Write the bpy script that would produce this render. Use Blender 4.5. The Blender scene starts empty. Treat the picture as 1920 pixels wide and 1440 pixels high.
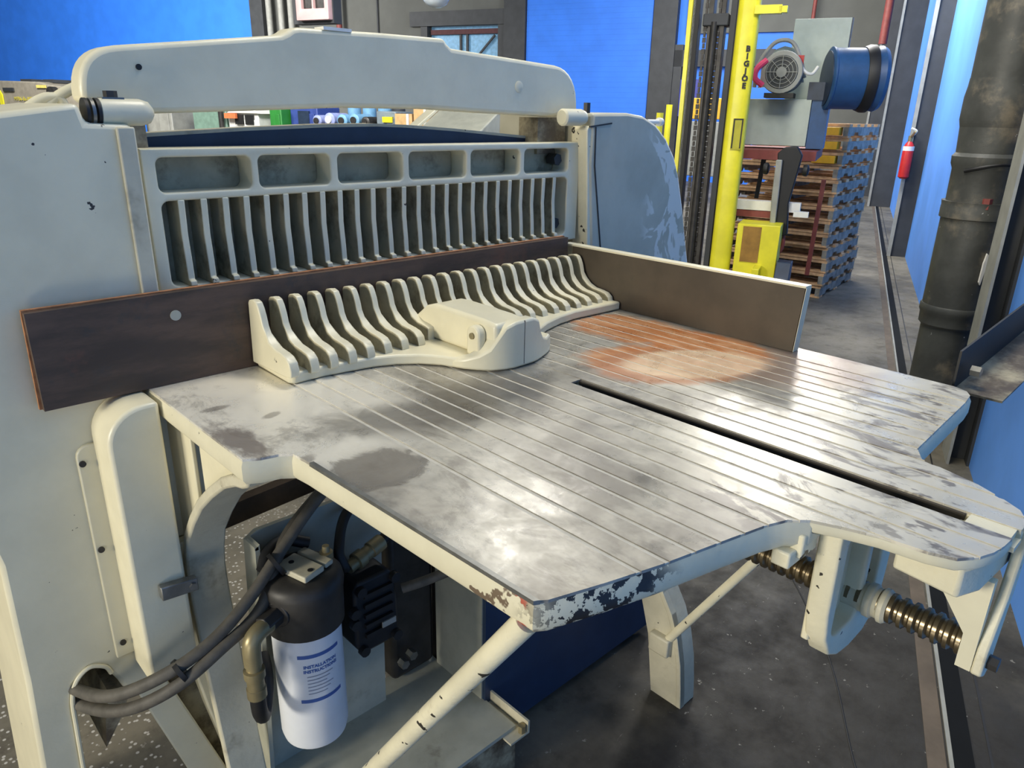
import bpy, bmesh, math, random
from mathutils import Vector, Matrix
random.seed(7)
sc = bpy.context.scene
COL = sc.collection
# ---- units: the place is laid out in plan units, one unit = 0.70 m, floor at plan height -0.64
S = 0.70
ZF = -0.64
def G(x, y, z): return Vector((x * S, y * S, (z - ZF) * S))
TH = math.radians(22.2)            # the hall is turned 22 degrees against the machine
CU, SU = math.cos(TH), math.sin(TH)
K = 1.181
def R(u, v, z):                     # hall coordinates (u along the side wall, v to its left)
    u *= K; v *= K; z = 1.58 + (z - 1.58) * K
    return (u * CU - v * SU, u * SU + v * CU, z)
# ---------------------------------------------------------------- camera
cd = bpy.data.cameras.new('camera'); cam = bpy.data.objects.new('camera', cd); COL.objects.link(cam)
yaw, pitch, roll, F = 0.766444, 0.352918, 0.0205668, 1374.75
f = Vector((math.sin(yaw) * math.cos(pitch), math.cos(yaw) * math.cos(pitch), -math.sin(pitch)))
r0 = Vector((math.cos(yaw), -math.sin(yaw), 0)); u0 = r0.cross(f)
r = r0 * math.cos(roll) + u0 * math.sin(roll); up = r.cross(f)
M = Matrix((r, up, -f)).transposed().to_4x4(); M.translation = G(0, 0, 1.58)
cam.matrix_world = M
cd.sensor_width = 36; cd.lens = F * 36 / 1920; cd.clip_start = 0.02; cd.clip_end = 200
sc.camera = cam
# ---------------------------------------------------------------- light
w = bpy.data.worlds.new('world'); sc.world = w; w.use_nodes = True
w.node_tree.nodes['Background'].inputs[0].default_value = (0.60, 0.80, 1.0, 1)
w.node_tree.nodes['Background'].inputs[1].default_value = 0.15
def area(name, p, target, sx, sy, power, color):
    l = bpy.data.lights.new(name, 'AREA'); l.shape = 'RECTANGLE'; l.size = sx; l.size_y = sy
    l.energy = power; l.color = color
    o = bpy.data.objects.new(name, l); COL.objects.link(o)
    o.location = G(*p); o.rotation_euler = (G(*target) - G(*p)).to_track_quat('-Z', 'Y').to_euler()
    return o
WARM = (1.0, 0.93, 0.78); COOL = (0.30, 0.55, 1.0)
area('ceiling_lamp', (5.7, 5.95, 5.5), (3.5, 4.0, 0), .5, .3, 17, (1, .98, .93))
area('ceiling_lamp', (6.7, 5.95, 5.5), (4.5, 4.0, 0), .5, .3, 17, (1, .98, .93))
area('ceiling_lamp', (2.5, 2.0, 5.0), (1.6, 1.7, .5), 1.0, .6, 58, WARM)
area('hall_floodlight', (-6.5, 2.0, 2.4), (1.2, 1.6, .6), 1.2, .9, 235, WARM)
area('ceiling_lamp', (1.8, .4, 5.6), (1.4, 1.0, 0), 1.6, 1.2, 14, (1, .97, .9))
area('ceiling_lamp', (4.2, 2.2, 4.6), (8.0, 3.6, 1.2), 1.0, .8, 62, (1, .98, .93))  # added fill lamp, brightens the faces of the machine behind the lift
area('ceiling_lamp', (11.5, 5.6, 5.0), (11.5, 4.4, 1), 2, 1, 250, (1, .98, .93))
area('ceiling_lamp', (12, 15, 6), (15, 17, 2), 3, 3, 330, (1, .99, .97))
area('ceiling_lamp', (4.5, 9.5, 5), (7.6, 12.7, 1.4), 1.5, 1, 260, (1, .99, .97))  # added fill lamp for the machines in the gap below the beam
area('ceiling_lamp', (2, 14, 5), (3.9, 18.7, 1.5), 1.5, 1, 260, (1, .99, .97))  # added fill lamp to brighten the gearbox
area('ceiling_lamp', (18, 11, 6.5), (22, 12, 2), 3, 3, 430, (1, .99, .97))
area('ceiling_lamp', (5, 27, 7.0), (7, 33, 3), 5, 3, 2600, (1, .99, .97))
area('added_low_fill', (-1.3, .5, -.1), (.7, 1.8, .2), .5, .4, 4.2, (1, .96, .88))  # made-up fill lamp out of view, brightens the machine's lower front
sc.view_settings.view_transform = 'Standard'; sc.view_settings.look = 'None'
sc.view_settings.gamma = 1; sc.view_settings.exposure = 0.0; sc.view_settings.use_curve_mapping = False
sc.cycles.max_bounces = 6

# ---------------------------------------------------------------- node helpers
def srgb(c):
    return tuple(((x / 255) / 12.92 if x / 255 <= 0.04045 else ((x / 255 + 0.055) / 1.055) ** 2.4) for x in c) + (1,)
class NT:
    def __init__(s, name):
        s.m = bpy.data.materials.new(name); s.m.use_nodes = True; s.t = s.m.node_tree; s.n = s.t.nodes
        s.b = s.n['Principled BSDF']
        g = s.n.new('ShaderNodeNewGeometry'); k = s.n.new('ShaderNodeVectorMath'); k.operation = 'SCALE'
        s.l(g.outputs['Position'], k.inputs[0]); k.inputs['Scale'].default_value = 1 / S; s.pos = k.outputs[0]; s.geo = g
    def l(s, a, b): s.t.links.new(a, b)
    def put(s, v, sock):
        if hasattr(v, 'is_linked') or isinstance(v, bpy.types.NodeSocket): s.l(v, sock)
        else: sock.default_value = v
    def noise(s, scale, detail=4, rough=.6, vec=None, stretch=None, out='Fac', dist=0):
        v = vec or s.pos
        if stretch:
            mp = s.n.new('ShaderNodeMapping'); s.l(v, mp.inputs[0]); mp.inputs['Scale'].default_value = stretch; v = mp.outputs[0]
        n = s.n.new('ShaderNodeTexNoise'); s.l(v, n.inputs['Vector']); n.inputs['Scale'].default_value = scale
        n.inputs['Detail'].default_value = detail; n.inputs['Roughness'].default_value = rough; n.inputs['Distortion'].default_value = dist
        return n.outputs[out]
    def ramp(s, v, a, b, lo=0, hi=1):
        m = s.n.new('ShaderNodeMapRange'); m.interpolation_type = 'SMOOTHSTEP'; s.put(v, m.inputs[0])
        m.inputs[1].default_value = a; m.inputs[2].default_value = b; m.inputs[3].default_value = lo; m.inputs[4].default_value = hi
        return m.outputs[0]
    def math(s, op, a, b=0.0, c=0.0):
        m = s.n.new('ShaderNodeMath'); m.operation = op; s.put(a, m.inputs[0]); s.put(b, m.inputs[1]); s.put(c, m.inputs[2]); return m.outputs[0]
    def mix(s, fac, a, b):
        m = s.n.new('ShaderNodeMix'); m.data_type = 'RGBA'; s.put(fac, m.inputs[0]); s.put(a, m.inputs[6]); s.put(b, m.inputs[7]); return m.outputs[2]
    def blob(s, cx, cy, rx, ry, rot, nz, amp=.8, soft=.25):
        mp = s.n.new('ShaderNodeMapping'); mp.vector_type = 'TEXTURE'; s.l(s.pos, mp.inputs[0])
        mp.inputs['Location'].default_value = (cx, cy, .92); mp.inputs['Rotation'].default_value = (0, 0, math.radians(rot)); mp.inputs['Scale'].default_value = (rx, ry, 1)
        ln = s.n.new('ShaderNodeVectorMath'); ln.operation = 'LENGTH'
        sp = s.n.new('ShaderNodeVectorMath'); sp.operation = 'MULTIPLY'; s.l(mp.outputs[0], sp.inputs[0]); sp.inputs[1].default_value = (1, 1, 0)
        s.l(sp.outputs[0], ln.inputs[0])
        d = s.math('ADD', ln.outputs['Value'], s.math('MULTIPLY', s.math('SUBTRACT', nz, .5), amp))
        return s.ramp(d, 1 + soft, 1 - soft)
    def bump(s, h, strength=.3, dist=.01):
        b = s.n.new('ShaderNodeBump'); b.inputs['Strength'].default_value = strength; b.inputs['Distance'].default_value = dist
        s.l(h, b.inputs['Height']); s.l(b.outputs[0], s.b.inputs['Normal'])
    def done(s, col, rough=.5, metal=0, spec=.5):
        s.put(col, s.b.inputs['Base Color']); s.put(rough, s.b.inputs['Roughness']); s.put(metal, s.b.inputs['Metallic'])
        s.b.inputs['Specular IOR Level'].default_value = spec
        return s.m
def mat(name, rgb, rough=.5, metal=0, var=.12, scale=9, spec=.5, bump=0, chip=None, dirt=None):
    """painted or plain surface: colour mottling, optional paint chips (rgb, amount 0..1, scale) and dirt (rgb, amount, scale)"""
    t = NT(name); c = srgb(rgb)
    lo = tuple(x * (1 - var) for x in c[:3]) + (1,); hi = tuple(min(1, x * (1 + var)) for x in c[:3]) + (1,)
    col = t.mix(t.ramp(t.noise(scale), .3, .7), lo, hi)
    if dirt: col = t.mix(t.ramp(t.noise(dirt[2], 5, .7), .75 - .3 * dirt[1], 1.0 - .3 * dirt[1], 0, .85), col, srgb(dirt[0]))
    if chip:
        a = t.ramp(t.noise(chip[2], 3, .6), .75 - .085 * chip[1], .765 - .085 * chip[1])
        col = t.mix(a, col, srgb(chip[0]))
    if bump: t.bump(t.noise(scale * 6, 3), bump, .004)
    return t.done(col, rough, metal, spec)
CR = (222, 215, 186)
M_cream = mat('cream_paint', CR, .38, var=.06, scale=5, bump=.12, chip=((60, 55, 48), .25, 26), dirt=((150, 138, 110), .25, 6))
M_worn = mat('worn_cream_paint', CR, .42, var=.07, scale=8, bump=.25, chip=((52, 48, 42), 1.15, 22), dirt=((140, 126, 98), .5, 7))
M_tside = mat('shaded_side_paint', (172, 164, 136), .6, var=.15, scale=10, dirt=((92, 84, 62), .9, 8))  # cream darkened to paint in shade between teeth, slats and in clamp pockets
M_leg = mat('dusty_cream_paint', (196, 190, 166), .5, var=.1, scale=8, bump=.2, chip=((50, 45, 40), .4, 20), dirt=((110, 98, 76), .8, 4))
M_grime = mat('greasy_cream_paint', (170, 160, 132), .5, var=.15, scale=9, dirt=((66, 50, 36), 1.3, 6))
M_navy = mat('navy_knife_beam_paint', (38, 52, 72), .4, var=.15)
M_navy2 = mat('dark_blue_tank_paint', (40, 58, 84), .5, var=.1)
M_steel = mat('grey_steel', (132, 132, 128), .35, .7, var=.2, scale=20)
M_dsteel = mat('dark_steel', (60, 58, 56), .45, .4, var=.25, scale=14)
M_black = mat('black_rubber', (24, 24, 25), .55, var=.2)
M_blackcap = mat('black_filter_head', (48, 46, 43), .5, var=.3, scale=10, dirt=((92, 84, 70), .6, 7))
M_hose = mat('dusty_grey_hose', (84, 80, 72), .65, var=.2, scale=30)
M_brass = mat('brass_fitting', (150, 138, 104), .4, .5, var=.2)
M_white = mat('white_filter_paint', (225, 228, 232), .35, var=.03)
M_label = mat('blue_print', (70, 100, 165), .5, var=.02)
M_labelg = mat('grey_print', (150, 155, 170), .5, var=.02)
M_plate = mat('grey_green_panel_paint', (172, 172, 156), .5, var=.1, dirt=((100, 92, 76), .6, 5))
M_brown = mat('rusty_bar', (74, 60, 46), .6, .1, var=.3, scale=12)
M_screw = mat('oily_lead_screw', (118, 106, 84), .28, .75, var=.25, scale=18)
M_guide = mat('brown_guide_face', (76, 67, 55), .5, .2, var=.16, scale=7, dirt=((66, 60, 50), .5, 14))
M_groove = mat('pale_groove_filling', (206, 200, 184), .6, var=.1, scale=30)
M_board_edge = mat('plywood_edge', (165, 112, 72), .7, var=.3, scale=30)
M_blue = mat('blue_wall_paint', (48, 122, 232), .6, var=.07, scale=1.2, bump=.05, dirt=((36, 70, 130), .25, 1.4))
M_gwall = mat('grey_wall_paint', (96, 97, 92), .8, var=.1, scale=.8)
M_dark = mat('charcoal_steel_paint', (56, 58, 60), .6, var=.15, scale=3)
M_lgrey = mat('light_grey_trim', (150, 150, 142), .6, var=.12, scale=6)
M_pipe = mat('dark_grey_pipe_paint', (70, 71, 67), .5, var=.25, scale=4, bump=.3, dirt=((128, 118, 100), .8, 3), chip=((200, 200, 195), .1, 30))
M_yellow = mat('yellow_lift_paint', (232, 222, 48), .35, var=.08, scale=5)
M_wood = mat('pallet_wood', (196, 158, 118), .8, var=.3, scale=8)
M_wood2 = mat('weathered_pallet_wood', (134, 131, 122), .85, var=.3, scale=8)
M_mach = mat('grey_green_machine_paint', (176, 186, 174), .45, var=.05)
M_mblue = mat('blue_machine_paint', (40, 78, 122), .45, var=.12)
M_red = mat('red_paint', (176, 32, 30), .4, var=.1)
M_maroon = mat('maroon_paint', (128, 62, 56), .6, var=.15)
M_pink = mat('pink_strap', (226, 70, 110), .6, var=.1)
M_pinkb = mat('pale_pink_plastic', (206, 168, 164), .5, var=.04)
M_ylw2 = mat('amber_plastic', (225, 170, 40), .5, var=.1)
M_wht = mat('white_plastic', (228, 226, 218), .5, var=.05)
M_tan = mat('tan_cardboard', (196, 160, 110), .8, var=.15)
M_green = mat('green_paint', (44, 128, 50), .5, var=.1)
M_orange = mat('orange_strap', (226, 120, 70), .7, var=.1)
M_lilac = mat('lilac_motor_paint', (150, 160, 205), .5, var=.2)
M_lblue = mat('pale_blue_paint', (120, 170, 205), .5, var=.15)
M_concrete = mat('trench_concrete', (98, 86, 72), .8, var=.2, scale=5)
def wood_board():
    t = NT('dark_stained_board'); n = t.noise(2.2, 6, .65, stretch=(1.2, 1, 5)); n2 = t.noise(9, 5, .7)
    col = t.mix(t.ramp(n, .35, .65), srgb((62, 50, 41)), srgb((94, 74, 60)))
    col = t.mix(t.ramp(n2, .56, .68, 0, .6), col, srgb((58, 56, 54)))
    col = t.mix(t.ramp(t.noise(5, 5, .7), .58, .7, 0, .55), col, srgb((106, 70, 54)))
    t.bump(n2, .2, .004)
    return t.done(col, .55)
M_board = wood_board()
def table_mat():
    t = NT('bare_cast_iron_tabletop')
    n = t.noise(3.2, 6, .65); n2 = t.noise(9, 6, .7, dist=.6); n3 = t.noise(26, 5, .7, stretch=(1, .45, 1))
    col = t.mix(t.ramp(n, .32, .68), srgb((128, 122, 112)), srgb((190, 185, 171)))
    col = t.mix(t.ramp(n3, .5, .72, 0, .45), col, srgb((92, 88, 83)))
    # pale smooth patch by the left flange, dark worn patches, oily ring
    col = t.mix(t.blob(.66, 1.52, .34, .40, 0, n2, .8, .3), col, srgb((236, 230, 214)))
    col = t.mix(t.math('MULTIPLY', t.blob(.71, 1.12, .10, .085, 20, n2, 1.4, .12), .75), col, srgb((108, 101, 92)))
    col = t.mix(t.math('MULTIPLY', t.blob(.91, 1.28, .22, .09, -28, n2, 1.4, .5), .7), col, srgb((92, 86, 78)))
    col = t.mix(t.math('MULTIPLY', t.blob(1.2, 1.29, .17, .10, -10, n2, 1.2, .5), .7), col, srgb((84, 80, 75)))
    col = t.mix(t.math('MULTIPLY', t.blob(.56, 1.42, .035, .13, 4, n3, 2.4, .4), .8), col, srgb((112, 100, 94)))
    for (x, y, a, b, r_) in ((.62, 1.24, .03, .018, 30), (.68, 1.50, .025, .012, 20), (.60, 1.62, .03, .012, 0), (1.03, .80, .02, .008, 40)):
        col = t.mix(t.math('MULTIPLY', t.blob(x, y, a, b, r_, n3, 1.5, .3), .6), col, srgb((120, 112, 104)))
    # chalky dust on the far wing and the tongue, dark worn cells in it
    col = t.mix(t.math('MULTIPLY', t.ramp(t.noise(5.5, 6, .72, stretch=(1.3, .8, 1), dist=.5), .53, .66), .45), col, srgb((96, 89, 80)))
    dust = t.ramp(t.noise(7.5, 5, .65, stretch=(1.5, .75, 1), dist=.8), .40, .50)
    zone = t.math('MAXIMUM', t.blob(1.93, .60, .28, .24, 0, n, .6, .25), t.blob(1.42, .42, .34, .30, 0, n, .8, .35))
    col = t.mix(t.math('MULTIPLY', t.blob(1.45, .40, .62, .26, -6, n, .8, .3), .65), col, srgb((112, 103, 96)))
    col = t.mix(t.math('MULTIPLY', zone, t.math('MULTIPLY', dust, .92)), col, srgb((214, 208, 190)))
    dark = t.ramp(t.noise(13, 4, .6, stretch=(1.8, .8, 1)), .56, .62)
    edge = t.math('MAXIMUM', t.blob(1.9, .50, .3, .07, 0, n, .7, .5), t.blob(1.40, .30, .2, .12, 0, n, .7, .5))
    col = t.mix(t.math('MULTIPLY', edge, t.math('MULTIPLY', dark, .8)), col, srgb((96, 88, 84)))
    # rust: strong patch by the fence, pale washed patch, brown haze to the corner
    ch = t.math('MULTIPLY', t.blob(1.98, .86, .22, .20, 0, n2, .9, .3), .7)
    col = t.mix(ch, col, srgb((150, 124, 106)))
    rust = t.math('MAXIMUM', t.blob(1.91, 1.41, .15, .20, 10, n2, 1.2, .18), t.blob(1.68, 1.20, .17, .13, -35, n2, 1.2, .2))
    rust = t.math('MAXIMUM', rust, t.blob(1.92, 1.14, .17, .2, 0, n2, 1.0, .15))
    col = t.mix(t.math('MULTIPLY', rust, .9), col, t.mix(t.ramp(t.noise(12, 5, .7, stretch=(2.4, .6, 1)), .38, .64), srgb((200, 120, 58)), srgb((222, 164, 116))))
    ring = t.blob(1.70, 1.10, .24, .15, -32, n2, .8, .15)
    col = t.mix(t.math('MULTIPLY', ring, .85), col, srgb((190, 132, 92)))
    wash = t.blob(1.76, 1.07, .22, .12, -32, n2, .7, .14)
    col = t.mix(wash, col, t.mix(t.ramp(n3, .3, .7), srgb((224, 184, 148)), srgb((236, 208, 172))))
    t.bump(n3, .08, .003)
    return t.done(col, t.ramp(n2, .3, .7, .24, .44), .3, .8)
M_table = table_mat()
def floor_mat():
    t = NT('worn_concrete_floor')
    n = t.noise(1.1, 6, .65); n2 = t.noise(5, 6, .7); n3 = t.noise(22, 4, .7)
    col = t.mix(t.ramp(n, .35, .65), srgb((84, 80, 70)), srgb((120, 114, 100)))
    col = t.mix(t.ramp(n2, .5, .72, 0, .5), col, srgb((52, 47, 43)))
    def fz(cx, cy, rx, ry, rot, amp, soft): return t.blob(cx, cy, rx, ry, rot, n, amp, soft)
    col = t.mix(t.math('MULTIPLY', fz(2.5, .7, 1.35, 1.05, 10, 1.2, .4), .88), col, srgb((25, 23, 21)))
    col = t.mix(t.math('MULTIPLY', t.ramp(n3, .66, .70), .5), col, srgb((170, 166, 156)))
    st = t.ramp(t.noise(3.0, 5, .7, stretch=(1.6, 9, 1), dist=1.2), .66, .74)
    col = t.mix(t.math('MULTIPLY', st, .45), col, srgb((150, 146, 136)))
    v = t.n.new('ShaderNodeTexVoronoi'); t.l(t.pos, v.inputs['Vector']); v.inputs['Scale'].default_value = 40
    fl = t.math('MULTIPLY', t.ramp(v.outputs['Distance'], .30, .18), t.blob(.2, 2.9, 1.7, 1.6, 0, n, .5, .3))
    col = t.mix(t.math('MULTIPLY', fl, .75), col, srgb((205, 202, 196)))
    t.bump(n2, .25, .01)
    return t.done(col, t.ramp(n2, .3, .7, .5, .75), 0, .35)
M_floor = floor_mat()

def table_body():
    t = NT('chipped_table_edge_paint'); c = srgb(CR)
    col = t.mix(t.ramp(t.noise(9), .3, .7), tuple(x * .92 for x in c[:3]) + (1,), c)
    col = t.mix(t.ramp(t.noise(7, 5, .7), .6, .8, 0, .6), col, srgb((150, 136, 104)))
    f1 = t.noise(34, 4, .65); f2 = t.noise(12, 4, .6)
    base = t.ramp(f1, .70, .715)
    z1 = t.math('MULTIPLY', t.blob(.755, .575, .11, .06, -15, f2, 1.0, .4), t.ramp(f1, .50, .52))
    z2 = t.math('MULTIPLY', t.blob(.645, .70, .05, .085, 0, f2, .8, .3), t.ramp(f2, .47, .49))
    col = t.mix(z2, col, srgb((112, 96, 78)))
    col = t.mix(t.math('MULTIPLY', t.blob(.645, .635, .03, .012, 0, f1, .6, .3), z2), col, srgb((188, 84, 60)))
    col = t.mix(t.math('MAXIMUM', base, z1), col, srgb((38, 36, 36)))
    t.bump(f2, .35, .004)
    return t.done(col, .42)
M_tbody = table_body()
def touched_paint():
    t = NT('retouched_column_paint')
    sp = t.n.new('ShaderNodeSeparateXYZ'); t.l(t.pos, sp.inputs[0])
    n = t.noise(6, 3, .5, dist=1.5)
    col = t.mix(t.ramp(t.noise(5), .3, .7), srgb((176, 172, 152)), srgb((192, 188, 168)))
    m = t.math('MULTIPLY', t.ramp(n, .52, .545), t.ramp(sp.outputs[0], 2.55, 2.65))
    col = t.mix(m, col, srgb((220, 217, 204)))
    t.bump(t.noise(30, 3), .1, .004)
    return t.done(col, .4)
# ---------------------------------------------------------------- object helpers
def tag(o, label=None, cat=None, group=None, kind=None):
    if label: o['label'] = label
    if cat: o['category'] = cat
    if group: o['group'] = group
    if kind: o['kind'] = kind
    return o
def thing(name, base, label, cat, group=None):
    o = bpy.data.objects.new(name, None); o.empty_display_size = .1; COL.objects.link(o); o.location = G(*base)
    return tag(o, label, cat, group)
def wloc(o):
    p = Vector((0, 0, 0))
    while o: p += o.location; o = o.parent
    return p
def obj(name, bm, material, parent=None, bevel=0, seg=2, smooth=False, raw=False):
    """link a bmesh given in plan coordinates as one mesh object; its origin sits at the middle of its foot"""
    if not raw:
        for v in bm.verts: v.co = G(*v.co)
    xs = [v.co for v in bm.verts]
    o0 = Vector((sum(c.x for c in xs) / len(xs), sum(c.y for c in xs) / len(xs), min(c.z for c in xs)))
    for v in bm.verts: v.co -= o0
    bmesh.ops.recalc_face_normals(bm, faces=bm.faces)
    me = bpy.data.meshes.new(name); bm.to_mesh(me); bm.free()
    for m in (material if isinstance(material, (list, tuple)) else [material]): me.materials.append(m)
    o = bpy.data.objects.new(name, me); COL.objects.link(o)
    o.location = o0
    if parent: o.parent = parent; o.location = o0 - wloc(parent)
    if bevel:
        b = o.modifiers.new('bevel', 'BEVEL'); b.width = bevel * S; b.segments = seg; b.limit_method = 'ANGLE'; b.angle_limit = math.radians(35)
        b.harden_normals = False
    if smooth or bevel:
        for p in me.polygons: p.use_smooth = True
        me.set_sharp_from_angle(angle=math.radians(38))
    return o
def B(): return bmesh.new()
def box(bm, x0, x1, y0, y1, z0, z1, fn=None):
    fn = fn or (lambda *a: a)
    vs = [bm.verts.new(fn(x, y, z)) for z in (z0, z1) for y in (y0, y1) for x in (x0, x1)]
    for q in ((0, 2, 3, 1), (4, 5, 7, 6), (0, 1, 5, 4), (2, 6, 7, 3), (0, 4, 6, 2), (1, 3, 7, 5)):
        bm.faces.new([vs[i] for i in q])
    return bm
def prism(bm, pts, a0, a1, axis='y', fn=None, mi=0):
    """polygon extruded along an axis; pts are the two remaining coordinates in xyz order"""
    fn = fn or (lambda *a: a)
    def P(p, a): return {'x': (a, p[0], p[1]), 'y': (p[0], a, p[1]), 'z': (p[0], p[1], a)}[axis]
    A = [bm.verts.new(fn(*P(p, a0))) for p in pts]; C = [bm.verts.new(fn(*P(p, a1))) for p in pts]
    n = len(pts)
    fs = [bm.faces.new(A), bm.faces.new(C[::-1])]
    for i in range(n): fs.append(bm.faces.new((A[i], C[i], C[(i + 1) % n], A[(i + 1) % n])))
    for q in fs: q.material_index = mi
    return bm
def cyl(bm, p0, p1, ra, rb=None, n=24, caps=True):
    rb = ra if rb is None else rb
    p0, p1 = Vector(p0), Vector(p1); d = (p1 - p0).normalized()
    a = d.orthogonal().normalized(); b = d.cross(a)
    A = [bm.verts.new(p0 + (a * math.cos(i * math.tau / n) + b * math.sin(i * math.tau / n)) * ra) for i in range(n)]
    C = [bm.verts.new(p1 + (a * math.cos(i * math.tau / n) + b * math.sin(i * math.tau / n)) * rb) for i in range(n)]
    for i in range(n): bm.faces.new((A[i], A[(i + 1) % n], C[(i + 1) % n], C[i]))
    if caps: bm.faces.new(A[::-1]); bm.faces.new(C)
    return bm
def lathe(bm, p0, p1, prof, n=28):
    """profile = [(distance along the axis from p0, radius)]"""
    p0, p1 = Vector(p0), Vector(p1); d = (p1 - p0).normalized(); a = d.orthogonal().normalized(); b = d.cross(a)
    rings = [[bm.verts.new(p0 + d * h + (a * math.cos(i * math.tau / n) + b * math.sin(i * math.tau / n)) * max(rr, 1e-4)) for i in range(n)] for h, rr in prof]
    for A, C in zip(rings, rings[1:]):
        for i in range(n): bm.faces.new((A[i], A[(i + 1) % n], C[(i + 1) % n], C[i]))
    bm.faces.new(rings[0][::-1]); bm.faces.new(rings[-1])
    return bm
def spline(pts, k=8):
    out = []; P = [Vector(p) for p in pts]; P = [2 * P[0] - P[1]] + P + [2 * P[-1] - P[-2]]
    for i in range(1, len(P) - 2):
        for j in range(k):
            t = j / k; a, b, c, d = P[i - 1:i + 3]
            out.append(.5 * ((2 * b) + (c - a) * t + (2 * a - 5 * b + 4 * c - d) * t * t + (3 * b - 3 * c + d - a) * t ** 3))
    out.append(P[-2]); return out
def tube(bm, pts, rad, n=12, smooth=True, k=8):
    P = spline(pts, k) if smooth else [Vector(p) for p in pts]
    rings = []; a = None
    for i, p in enumerate(P):
        d = (P[min(i + 1, len(P) - 1)] - P[max(i - 1, 0)]).normalized()
        a = d.orthogonal().normalized() if a is None else (a - d * a.dot(d)).normalized()
        b = d.cross(a)
        rings.append([bm.verts.new(p + (a * math.cos(j * math.tau / n) + b * math.sin(j * math.tau / n)) * rad) for j in range(n)])
    for A, C in zip(rings, rings[1:]):
        for i in range(n): bm.faces.new((A[i], A[(i + 1) % n], C[(i + 1) % n], C[i]))
    bm.faces.new(rings[0][::-1]); bm.faces.new(rings[-1])
    return bm
def rrect(x0, x1, z0, z1, rr, n=5, corners=(1, 1, 1, 1)):
    out = []
    for (cx, cz, a0, on) in ((x1 - rr, z1 - rr, 0, corners[0]), (x0 + rr, z1 - rr, 90, corners[1]), (x0 + rr, z0 + rr, 180, corners[2]), (x1 - rr, z0 + rr, 270, corners[3])):
        if on: out += [(cx + rr * math.cos(math.radians(a0 + 90 * i / n)), cz + rr * math.sin(math.radians(a0 + 90 * i / n))) for i in range(n + 1)]
        else: out.append((cx + (rr if a0 in (0, 270) else -rr), cz + (rr if a0 in (0, 90) else -rr)))
    return out
def holed(name, outer, holes, y0, y1, material, parent, round_=.006):
    """plate in the XZ plane with holes, edges rounded"""
    cu = bpy.data.curves.new(name, 'CURVE'); cu.dimensions = '2D'; cu.fill_mode = 'BOTH'
    for pts in [outer] + holes:
        sp = cu.splines.new('POLY'); sp.points.add(len(pts) - 1); sp.use_cyclic_u = True
        for q, p in zip(sp.points, pts): q.co = (p[0], p[1], 0, 1)
    cu.extrude = (y1 - y0) / 2 - round_; cu.bevel_depth = round_; cu.bevel_resolution = 2; cu.offset = -round_
    t = bpy.data.objects.new(name, cu); COL.objects.link(t)
    dg = bpy.context.evaluated_depsgraph_get(); me = bpy.data.meshes.new_from_object(t.evaluated_get(dg))
    bm = B(); bm.from_mesh(me); bpy.data.objects.remove(t); bpy.data.meshes.remove(me); bpy.data.curves.remove(cu)
    ym = (y0 + y1) / 2
    for v in bm.verts: v.co = Vector((v.co.x, ym - v.co.z, v.co.y))
    bmesh.ops.remove_doubles(bm, verts=bm.verts, dist=1e-5)
    return obj(name, bm, material, parent, smooth=True)
def text(name, s, size, mw, material, parent, depth=.0015, align='CENTER', weight=0):
    """flat lettering; mw = 4x4 matrix in plan coordinates"""
    cu = bpy.data.curves.new(name, 'FONT'); cu.body = s; cu.size = size; cu.align_x = align; cu.align_y = 'CENTER'; cu.extrude = depth; cu.resolution_u = 2; cu.offset = weight
    t = bpy.data.objects.new(name, cu); COL.objects.link(t)
    dg = bpy.context.evaluated_depsgraph_get(); me = bpy.data.meshes.new_from_object(t.evaluated_get(dg))
    bm = B(); bm.from_mesh(me); bpy.data.objects.remove(t); bpy.data.meshes.remove(me); bpy.data.curves.remove(cu)
    bmesh.ops.transform(bm, matrix=mw, verts=bm.verts)
    return obj(name, bm, material, parent)
def frame(o, x, y):                 # matrix with origin o, x axis and y axis (text plane)
    x = Vector(x).normalized(); y = Vector(y); y = (y - x * y.dot(x)).normalized(); z = x.cross(y)
    m = Matrix((x, y, z)).transposed().to_4x4(); m.translation = Vector(o); return m
def dup(o, off, parent=None, label=None):
    c = o.copy(); COL.objects.link(c)
    if parent is not None: c.parent = parent
    else: c.location = o.location + off
    if label: c['label'] = label
    for ch in list(o.children): dup(ch, None, c)
    return c
def rb(bm, u0, u1, v0, v1, z0, z1): return box(bm, u0, u1, v0, v1, z0, z1, R)
def struct(name, bm, m, parent=None, **k):
    o = obj(name, bm, m, parent, **k)
    if not parent: o['kind'] = 'structure'
    return o

# ================================================================= the hall
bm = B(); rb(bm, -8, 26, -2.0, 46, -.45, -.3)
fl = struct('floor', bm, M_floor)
bm = B(); rb(bm, -3, 24.3, -1.15, -.88, -.3, 6)
struct('wall_right', bm, mat('bright_blue_wall_paint', (96, 156, 242), .55, var=.08, scale=1.4, bump=.05, dirt=((44, 96, 190), .12, 1.6)))
bm = B(); rb(bm, 24, 24.2, -.93, 10.35, -.3, 6); rb(bm, 24, 24.2, 21.45, 46, -.3, 6)
struct('wall_back', bm, M_blue)
bm = B(); rb(bm, 23.9, 24.2, 10.98, 14.0, 4.45, 6); rb(bm, 23.9, 24.2, 14.0, 21.3, -.3, 6); rb(bm, 23.9, 24.2, -.93, 5.2, 3.9, 6); rb(bm, 23.9, 24.0, -.93, 1.1, -.3, 3.9)
struct('wall_back_grey', bm, M_gwall)
bm = B(); rb(bm, 23.7, 24.1, 10.30, 11.05, -.3, 6); struct('trim_1', bm, M_dark)
bm = B(); rb(bm, 23.7, 24.1, 5.45, 6.16, -.3, 6); struct('trim_2', bm, M_dark)
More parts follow.
